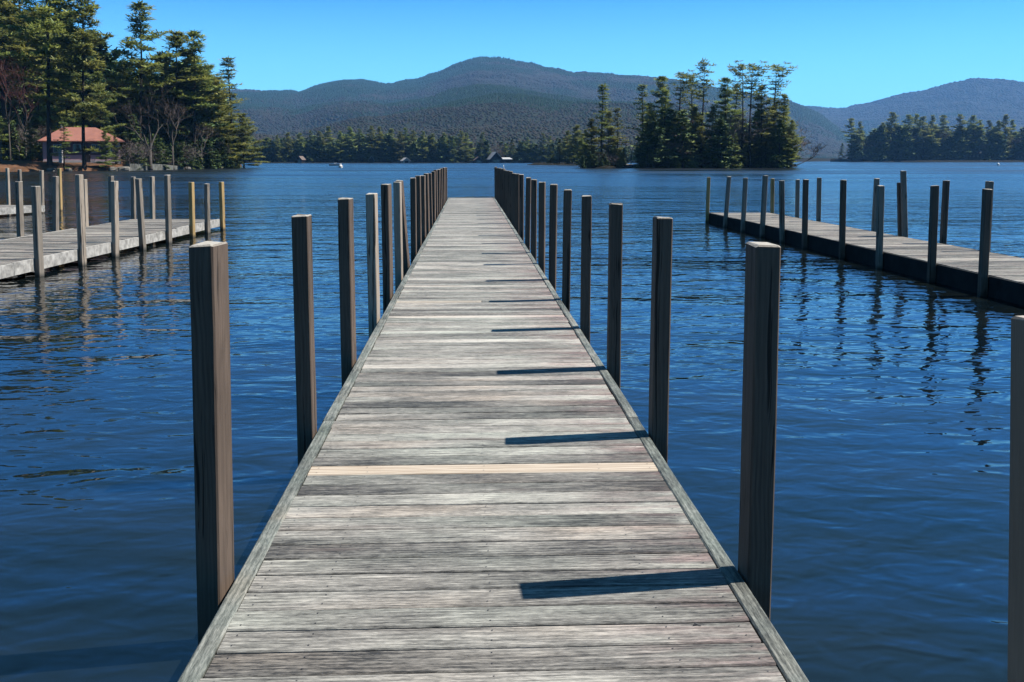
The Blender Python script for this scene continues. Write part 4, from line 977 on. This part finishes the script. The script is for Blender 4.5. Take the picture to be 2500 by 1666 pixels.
while y < YEND - .12:
    tone = min(1, max(0, rd.gauss(.55, .24))); sd = rd.random(); y1 = y + PITCHB - rd.uniform(.007, .012)
    xa, xb = XL + CW + .004, XR - CW - .004; yc = y + PITCHB / 2
    if abs(yc - ymark) < .03: board_row(fresh_mb, xa, xb, y, y1, HD, tone=.7, seed=sd, fresh=1.0, rd=rd)
    elif abs(yc - marks['half']) < PITCHB / 2:
        xm = .12; board_row(fresh_mb, xa, xm, y, y1, HD, tone=.8, seed=sd, fresh=.55, rd=rd); board_row(mb, xm + .004, xb, y, y1, HD, tone=.5, seed=sd, rd=rd)
    elif abs(yc - marks['pale1']) < PITCHB / 2: board_row(mb, xa, xb, y, y1, HD, tone=1.2, seed=sd, rd=rd)
    else: board_row(mb, xa, xb, y, y1, HD, tone=tone, seed=sd, rd=rd)
    y += PITCHB
board_row(mb, XL + CW + .004, XR - CW - .004, YEND - .11, YEND, HD, tone=1.3, seed=.3, rd=rd)
mb.build('deck', M['deck'], dock)
tag(fresh_mb.build('new_boards', M['deck'], dock), 'unweathered yellow replacement boards')
for s, (xa, xb) in enumerate(((XL, XL + CW), (XR - CW, XR))):
    mb = MB(); y = -1.6
    while y < YEND:
        y1 = min(y + 3.62, YEND); tn = rd.uniform(.25, .75)
        c = .006; z = HD + .006; sdv = rd.random(); dxj = rd.uniform(-.003, .003)
        n = max(2, int((y1 - y) / .3)); vs = []
        for i in range(n + 1):
            yy = y + .003 + (y1 - y - .006) * i / n; w = dxj + .0022 * math.sin(yy * 2.1 + s)
            a_, b_ = xa + w, xb + w; vs += [(a_, yy, HD - .20), (a_, yy, z - c), (a_ + c, yy, z), (b_ - c, yy, z), (b_, yy, z - c), (b_, yy, HD - .20)]
        fs = []
        for i in range(n):
            for k in range(5): fs.append((i * 6 + k, i * 6 + k + 1, i * 6 + k + 7, i * 6 + k + 6))
        fs += [tuple(range(5, -1, -1)), tuple(range(n * 6, n * 6 + 6))]
        mb.add(vs, fs, tone=tn, seed=sdv, fresh=0.0); y = y1
    mb.build('curb', M['curb'], dock)
mb = MB()
for x in (-.5, .06, .62): mb.box(x - .03, x + .03, -1.6, YEND - .02, HD - .20, HD - .042)
mb.box(XL + CW + .01, XR - CW - .01, YEND + .001, YEND + .04, HD - .2, HD - .005)
mb.build('joists', M['stringer'], dock)
mb = MB()   # nail heads near both ends of every board
M['nail'] = simple('nail_heads', (.035, .03, .028), .6, .2)
y = ymark - (nb + .5) * PITCHB
while y < 14:
    for xx in (XL + CW + .045, -.5, .06, .62, XR - CW - .045):
        for dy in (.035, .105):
            x_, y_ = xx + rd.uniform(-.006, .006), y + dy + rd.uniform(-.005, .005); r_ = .0032
            mb.add([(x_ + r_ * math.cos(a_), y_ + r_ * math.sin(a_), HD + .0022) for a_ in np.linspace(0, 6.283, 7)[:-1]], [(0, 1, 2, 3, 4, 5)])
    y += PITCHB
tag(mb.build('nail_heads', M['nail'], dock), kind='stuff')

tx_, ty_ = on_plane((1200 + 1275 * .3929) / K, (1050 + 1217 * .3929) / K, HD)
mb = MB(); mb.tube([(-.011, 0, .004), (-.002, .003, .006), (.006, -.001, .004), (.013, -.004, .003)], [.0022, .003, .002, .0012], 5); mb.tube([(-.002, .003, .006), (-.006, .008, .004)], [.0018, .001], 4)
tag(mb.build('twig', M['nail'], loc=(tx_, ty_, HD - .001)), 'tiny dark twig lying on a pale deck board near the camera', 'twig')
def post(x, y, z_top, mat, label, group, size=.088, lean=(0, 0), yaw=0.0, seed=0, name='dock_post', deep=.134):
    """square post driven into the lake bed; lean = top offset in x, y over its height above water"""
    rd = random.Random(seed); h = size / 2; c = .006; z0 = -1.2; n = 9; V = []
    zs_ = [z0 + (z_top - c - z0) * i / (n - 1) for i in range(n)] + [z_top]
    tj = [rd.uniform(-.005, .004) for _ in range(8)]
    for i, z in enumerate(zs_):
        k = h - (c if i == n else 0); w = (z) / max(.2, z_top); jx = rd.uniform(-.0012, .0012); jy = rd.uniform(-.0012, .0012)
        ring = [(-k, -k + c), (-k + c, -k), (k - c, -k), (k, -k + c), (k, k - c), (k - c, k), (-k + c, k), (-k, k - c)]
        kd = deep / 2 - (c if i == n else 0); dd = kd - k; ring = [(a_, b_ + (dd if b_ > 0 else -dd)) for a_, b_ in ring]
        for q, (a_, b_) in enumerate(ring):
            a_ += jx + rd.uniform(-.0008, .0008); b_ += jy
            V.append((a_ + lean[0] * w, b_ + lean[1] * w, z + (tj[q] if i >= n - 1 else 0)))
    Fq = [(i * 8 + k, i * 8 + (k + 1) % 8, (i + 1) * 8 + (k + 1) % 8, (i + 1) * 8 + k) for i in range(n) for k in range(8)]
    me = mesh_np(name, np.array(V), [np.array(Fq), np.array([list(range(n * 8, n * 8 + 8))])], M[mat], loc=(x, y, 0)); me.rotation_euler = (0, 0, yaw)
    return tag(me, label, 'post', group)
G1 = 'square posts along the main dock'
ZR = [1.52, 3.30, 5.15, 6.87, 8.60, 10.40, 12.2, 14.1, 15.8, 17.7, 19.6, 21.4, 23.2, 25.0, 26.8, 28.6, 30.5, 32.3, 34.1, 36.0, 37.8, 39.1]
RR = random.Random(77)
for i, z in enumerate([q + .08 for q in ZR]):
    ht = z_at(XR + .05, z, (0, 565, 500.5, 468.5, 450.5, 436.5, 424)[i]) if 0 < i < 7 else HD + RR.uniform(1.17, 1.205)
    x = XR + .052 + RR.uniform(-.004, .01)
    if i == 0:
        X0, Y0 = on_plane(2318, 742, HD + 1.17)
        post(X0 + .168, Y0 + .067, HD + 1.165, 'post_tan', 'tan knotty post cut off by the frame edge, nearest to the camera', G1, lean=(-.05, 0), seed=900); continue
    lx = (.010, .012, .006)[i - 1] if i < 4 else RR.uniform(-.012, .02)
    post(x, z + .067, ht, 'post_brown', 'nearest full post of the row that casts shadows across the main dock' if i == 1 else f"{ORD[i - 1]} full post outward in the row casting shadows across the main dock", G1, lean=(lx, RR.uniform(-.01, .01)), yaw=(.01, -.02, -.05)[i - 1] if i < 4 else RR.uniform(-.20, -.08), seed=300 + i)
ZL = [3.46, 5.40, 7.40, 9.45, 11.15, 12.9, 14.5, 16.3, 18.2, 20.0, 21.9, 23.8, 25.7, 27.6, 29.5, 31.3, 33.2, 35.1, 37.0, 39.0]
HL = [1.167, 1.165, 1.18, 1.147, 1.20, 1.184, 1.17, 1.176, 1.18]
for i, z in enumerate(ZL):
    ht = z_at(XL - .05, z, (598, 527, 485, 473.5, 449.5, 445, 441, 434.7, 429.5)[i] / K) if i < 9 else HD + RR.uniform(1.17, 1.21); x = XL - .060 - (.0, .0, .012, .015, .02, .02, .015, .02, .03)[min(i, 8)]
    if i == 0: x -= .02
    lx = .012 if i == 0 else -.012 if i < 6 else (-.11 if i == 6 else RR.uniform(-.03, .01))
    post(x, z + .067, ht, 'post_brown' if i not in (3, 5) else 'post_pale', 'nearest and widest-looking post of the row with sunlit sides beside the main dock' if i == 0 else f"{ORD[i]} post outward in the row with sunlit sides beside the main dock", G1, lean=(lx, RR.uniform(-.01, .01)), yaw=(-.17, -.01, -.12, -.12, -.20, -.09, -.15, -.04)[i] if i < 8 else RR.uniform(-.18, -.04), size=.088, seed=400 + i)

# side docks
def c2(x, y): return x * .25499 / K, (380 + y * .25499) / K
def c6(x, y): return (1700 + x * .34) / K, (400 + y * .34) / K
def side_dock(name, corners, label, fas_mat, fascia_h=.19, near_tone=.5, seedv=1):
    """corners: near-edge start, near-edge end, far-edge end, far-edge start (world xy); planks run across"""
    A, B, C_, D_ = [np.array(p) for p in corners]
    r = tag(empty(name, (A[0], A[1], 0)), label, 'dock'); d = B - A; L = np.linalg.norm(d); d /= L
    rd_ = random.Random(seedv); mb = MB(); s = 0.0; w_ = .1428
    ang = math.atan2(d[1], d[0]); r.rotation_euler = (0, 0, ang)
    R_ = np.array([[math.cos(-ang), -math.sin(-ang)], [math.sin(-ang), math.cos(-ang)]])
    loc = [R_ @ (p - A) for p in (A, B, C_, D_)]
    Wd0, Wd1 = loc[3][1], loc[2][1]; s0 = 0.0; Lm = loc[1][0]
    while s < Lm - .01:
        u = s / Lm; wd = Wd0 + (Wd1 - Wd0) * u; s1 = min(s + w_ - .007, Lm); tn = min(1, max(0, rd_.gauss(.5, .22))); z = HD + rd_.uniform(-.002, .002)
        mb.add([(s, .0, z - .035), (s1, .0, z - .035), (s1, wd, z - .035), (s, wd, z - .035), (s, 0, z), (s1, 0, z), (s1, wd, z), (s, wd, z)],
               [(3, 2, 1, 0), (4, 5, 6, 7), (0, 1, 5, 4), (1, 2, 6, 5), (2, 3, 7, 6), (3, 0, 4, 7)] if Wd0 > 0 else [(0, 1, 2, 3), (7, 6, 5, 4), (4, 5, 1, 0), (5, 6, 2, 1), (6, 7, 3, 2), (7, 4, 0, 3)],
               tone=tn, seed=rd_.random(), fresh=(.9 if (name == 'left_dock_' and rd_.random() < .05) else 0)); s += w_
    mb.build('deck', M['deck_side_y'], r)
    sg = 1 if Wd0 > 0 else -1
    for nm, (ya, yb) in (('fascia', (-.04 * sg, -.003 * sg)), ('fascia', (Wd1 + .003 * sg, Wd1 + .04 * sg))):
        mb = MB(); s = 0.0
        while s < Lm:
            s1 = min(s + 3.66, Lm); zt = HD + rd_.uniform(-.012, .006); y0_, y1_ = min(ya, yb), max(ya, yb)
            if nm == 'fascia' and abs(ya) > .1: y0_ = min(Wd0 + .003 * sg, Wd0 + .04 * sg); y1_ = max(Wd0 + .003 * sg, Wd0 + .04 * sg)
            mb.box(s + .005, s1 - .005, y0_, y1_, HD - fascia_h, zt); s = s1
        mb.build('fascia', fas_mat, r)
    mb = MB(); mb.box(Lm + .002, Lm + .04, min(0, Wd1), max(0, Wd1), HD - fascia_h, HD - .003); mb.build('end_board', fas_mat, r)
    mb = MB()
    for f in (.25, .5, .75):
        yy = Wd0 * f; mb.box(.1, Lm - .1, yy - .03, yy + .03, HD - .18, HD - .04)
    mb.build('joists', M['stringer'], r)
    return r, loc
M['deck_side_y'] = m_boards('weathered_side_deck_y', 'Y', stain=False, mid=(.17, .152, .135), pale=(.40, .365, .325), contrast=.8)
ln = [on_plane(*c2(x, y), HD) for x, y in ((0, 1055), (1590, 725), (2100, 608))]; lf = [on_plane(*c2(x, y), HD) for x, y in ((0, 855), (1510, 570))]
A = np.array(ln[0]); B = np.array(ln[2]); dv = (B - A) / np.linalg.norm(B - A)
nrm = np.array([-dv[1], dv[0]]); wd = float(np.dot(np.array(lf[1]) - A, nrm)); wd0 = float(np.dot(np.array(lf[0]) - A, nrm)); print('LEFT DOCK', A, B, wd0, wd, 'near mid', np.dot(np.array(ln[1]) - A, nrm), ln[1], lf)
W_L = wd
EL = (A - nrm * .09, A + nrm * (W_L + .09), dv)
A2 = A - dv * 7.0
side_dock('side_dock', (A2, B, B + nrm * W_L, A2 + nrm * W_L), 'weathered plank dock with bleached sides nearer the pink house shore', M['fascia_pale'], .18, seedv=21)
rn = [on_plane(*c6(x, y), HD) for x, y in ((97, 352), (1280, 640), (2020, 785), (2353, 855))]; rf = [on_plane(*c6(x, y), HD) for x, y in ((540, 360), (1290, 490), (2353, 665))]
A = np.array(rn[3]); B = np.array(rn[0]); dv = (B - A) / np.linalg.norm(B - A); nrm = np.array([-dv[1], dv[0]]); print('RIGHT DOCK', A, B, [float(np.dot(np.array(q) - A, nrm)) for q in rf + rn])
W_R = float(np.dot(np.array(rf[1]) - A, nrm)); ER = (A - nrm * .09, A + nrm * (W_R + .09), dv) if W_R > 0 else (A - nrm * -.09, A + nrm * (W_R - .09), dv); A2 = A - dv * 5.0
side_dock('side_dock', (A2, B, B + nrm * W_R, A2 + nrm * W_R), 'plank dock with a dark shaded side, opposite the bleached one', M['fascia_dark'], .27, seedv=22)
q = [on_plane(*c2(x, y), HD) for x, y in ((420, 478), (515, 437), (0, 505), (0, 432))]; print('THIRD', q)
A = np.array(q[2]); B = np.array(q[0]); dv = (B - A) / np.linalg.norm(B - A); nrm = np.array([-dv[1], dv[0]]); W3 = max(1.5, min(3.0, float(np.dot(np.array(q[1]) - A, nrm)))); A2 = A - dv * 6
side_dock('side_dock', (A2, B, B + nrm * W3, A2 + nrm * W3), 'short end of a third plank dock close to the orange shore bank', M['fascia_pale'], .2, seedv=23)

def hit(xd, yd, A, d):
    r = ray(xd, yd); # A + d*s = r*t in plan
    M_ = np.array([[r[0], -d[0]], [r[1], -d[1]]]); t_, s_ = np.linalg.solve(M_, np.array(A)); return float(r[0] * t_), float(r[1] * t_)
def posts_from(lst, cr, group, edges, yaw_rng=(-.15, .15)):
    for j, (xt, yt, xb, yb, pl, mat, lab) in enumerate(lst):
        bx, by = cr(xb, yb); X, Y = on_plane(bx, by, pl)
        if edges: X, Y = hit(bx, by, edges[0] if pl == 0 else edges[1], edges[2])
        tx, ty = cr(xt, yt); zt = z_at(X, Y, ty)
        # lateral lean: where the top centre sits at this depth
        d = ray(tx, ty); tt = (X * sy + Y * cy) / (d[0] * sy + d[1] * cy); lx = float(d[0] * tt - X); ly = float(d[1] * tt - Y)
        k_ = 1.0
        post(X, Y, zt, mat, lab, group, lean=(lx * (1 if not pl else k_), ly), seed=500 + j + len(group), yaw=random.uniform(*yaw_rng), size=.09, deep=.11)
GL = 'posts along the bleached side dock'
LP = [(340, 292, 378, 1128, 0, 'post_grey', 'thick grey post leaning slightly by the frame edge in front of the bleached dock'),
 (757, 182, 790, 1035, 0, 'post_pale', 'tallest pale post in front of the bleached dock, second from the frame edge'),
 (1100, 245, 1107, 945, 0, 'post_pale', 'pale ragged-edged post, third in front of the bleached dock'),
 (1322, 222, 1368, 868, 0, 'post_grey', 'leaning brown-grey post, fourth in front of the bleached dock'),
 (1603, 186, 1617, 798, 0, 'post_grey', 'straight grey post, fifth in front of the bleached dock'),
 (1832, 256, 1843, 742, 0, 'post_yellow', 'yellowish post in front of the bleached dock by its yellow boards'),
 (1982, 270, 1987, 702, 0, 'post_grey', 'shorter grey post between the two yellowish posts of the bleached dock'),
 (2119, 252, 2132, 668, 0, 'post_yellow', 'yellowish post at the outer corner of the bleached dock'),
 (182, 248, 197, 815, HD, 'post_grey', 'grey post behind the bleached dock closest to the frame edge'),
 (536, 200, 532, 758, HD, 'post_grey', 'grey post behind the bleached dock overlapping a thin yellow one'),
 (808, 228, 820, 710, HD, 'post_pale', 'thin pale post behind the tallest pale post of the bleached dock'),
 (1066, 197, 1070, 665, HD, 'post_grey', 'dark post behind the ragged-edged post of the bleached dock'),
 (1276, 204, 1278, 620, HD, 'post_grey', 'post behind the bleached dock just before the leaning brown-grey one'),
 (1458, 202, 1460, 580, HD, 'post_pale', 'last post behind the bleached dock toward open water')]
posts_from(LP, c2, GL, EL, (-.42, -.15))
GT = 'posts around the third dock'
LT = [(71, 120, 82, 432, HD, 'post_pale', 'pale post at the frame edge behind the third dock'),
 (188, 136, 196, 450, HD, 'post_grey', 'post of the third dock rising above the grey post of the bleached dock'),
 (400, 142, 405, 552, 0, 'post_pale', 'pale post at the corner of the third dock'),
 (571, 123, 581, 530, 0, 'post_yellow', 'thin yellow post just past the end of the third dock')]
posts_from(LT, c2, GT, None, (-.4, -.1))
GR = 'posts along the dark-sided dock'
RP = [(89, 97, 77, 448, 0, 'post_yellow', 'olive-yellow post at the outer corner of the dark-sided dock'),
 (235, 92, 206, 474, 0, 'post_grey', 'leaning grey post, second from the outer end of the dark-sided dock'),
 (354, 102, 332, 512, 0, 'post_grey', 'grey post, third from the outer end in front of the dark-sided dock'),
 (496, 84, 472, 540, 0, 'post_grey', 'tall leaning grey post, fourth from the outer end of the dark-sided dock'),
 (613, 120, 616, 582, 0, 'post_grey', 'shorter upright post, fifth in front of the dark-sided dock'),
 (786, 113, 776, 640, 0, 'post_brown', 'brown post, sixth in front of the dark-sided dock'),
 (1056, 116, 1045, 702, 0, 'post_brown', 'straight brown post, seventh in front of the dark-sided dock'),
 (1326, 157, 1310, 790, 0, 'post_grey', 'post overlapping another behind it, eighth in front of the dark-sided dock'),
 (1713, 157, 1685, 880, 0, 'post_brown', 'leaning brown post, ninth in front of the dark-sided dock'),
 (2090, 181, 2052, 968, 0, 'post_brown', 'thickest-looking dark post in front of the dark-sided dock'),
 (547, 106, 545, 360, HD, 'post_yellow', 'tan post behind the outer end of the dark-sided dock'),
 (728, 113, 724, 405, HD, 'post_grey', 'second post behind the dark-sided dock from its outer end'),
 (883, 101, 877, 435, HD, 'post_grey', 'third post behind the dark-sided dock, standing apart over open water'),
 (1296, 106, 1273, 490, HD, 'post_grey', 'fourth post behind the dark-sided dock, half hidden by a front post'),
 (1462, 136, 1472, 524, HD, 'post_brown', 'short brown post hidden beside the tallest one behind the dark-sided dock'),
 (1487, 51, 1503, 533, HD, 'post_grey', 'tallest post of all, rising behind the dark-sided dock'),
 (1795, 120, 1769, 573, HD, 'post_brown', 'post with a ring-shaped knot near its top behind the dark-sided dock'),
 (2106, 126, 2080, 625, HD, 'post_grey', 'post peeking over the thickest-looking dark post of the dark-sided dock')]
posts_from(RP, c6, GR, ER, (-.12, .12))

# ------------------------------------------------------------------ haze
def haze():
    x0, x1, y0, y1, z0, z1 = -8800, 8800, -1500, 8800, -6, 560
    mb = MB(); mb.box(x0, x1, y0, y1, z0, z1)
    m = bpy.data.materials.new('haze_air'); m.use_nodes = True; nt = m.node_tree; nt.nodes.clear()
    o_ = nt.nodes.new('ShaderNodeOutputMaterial'); v = nt.nodes.new('ShaderNodeVolumePrincipled')
    v.inputs['Color'].default_value = (.20, .50, 1.0, 1); v.inputs['Density'].default_value = 5.5e-5; v.inputs['Anisotropy'].default_value = .1
    nt.links.new(v.outputs[0], o_.inputs['Volume'])
    tag(mb.build('haze', m), 'thin blue air over the lake and hills', 'haze', kind='stuff')
haze()
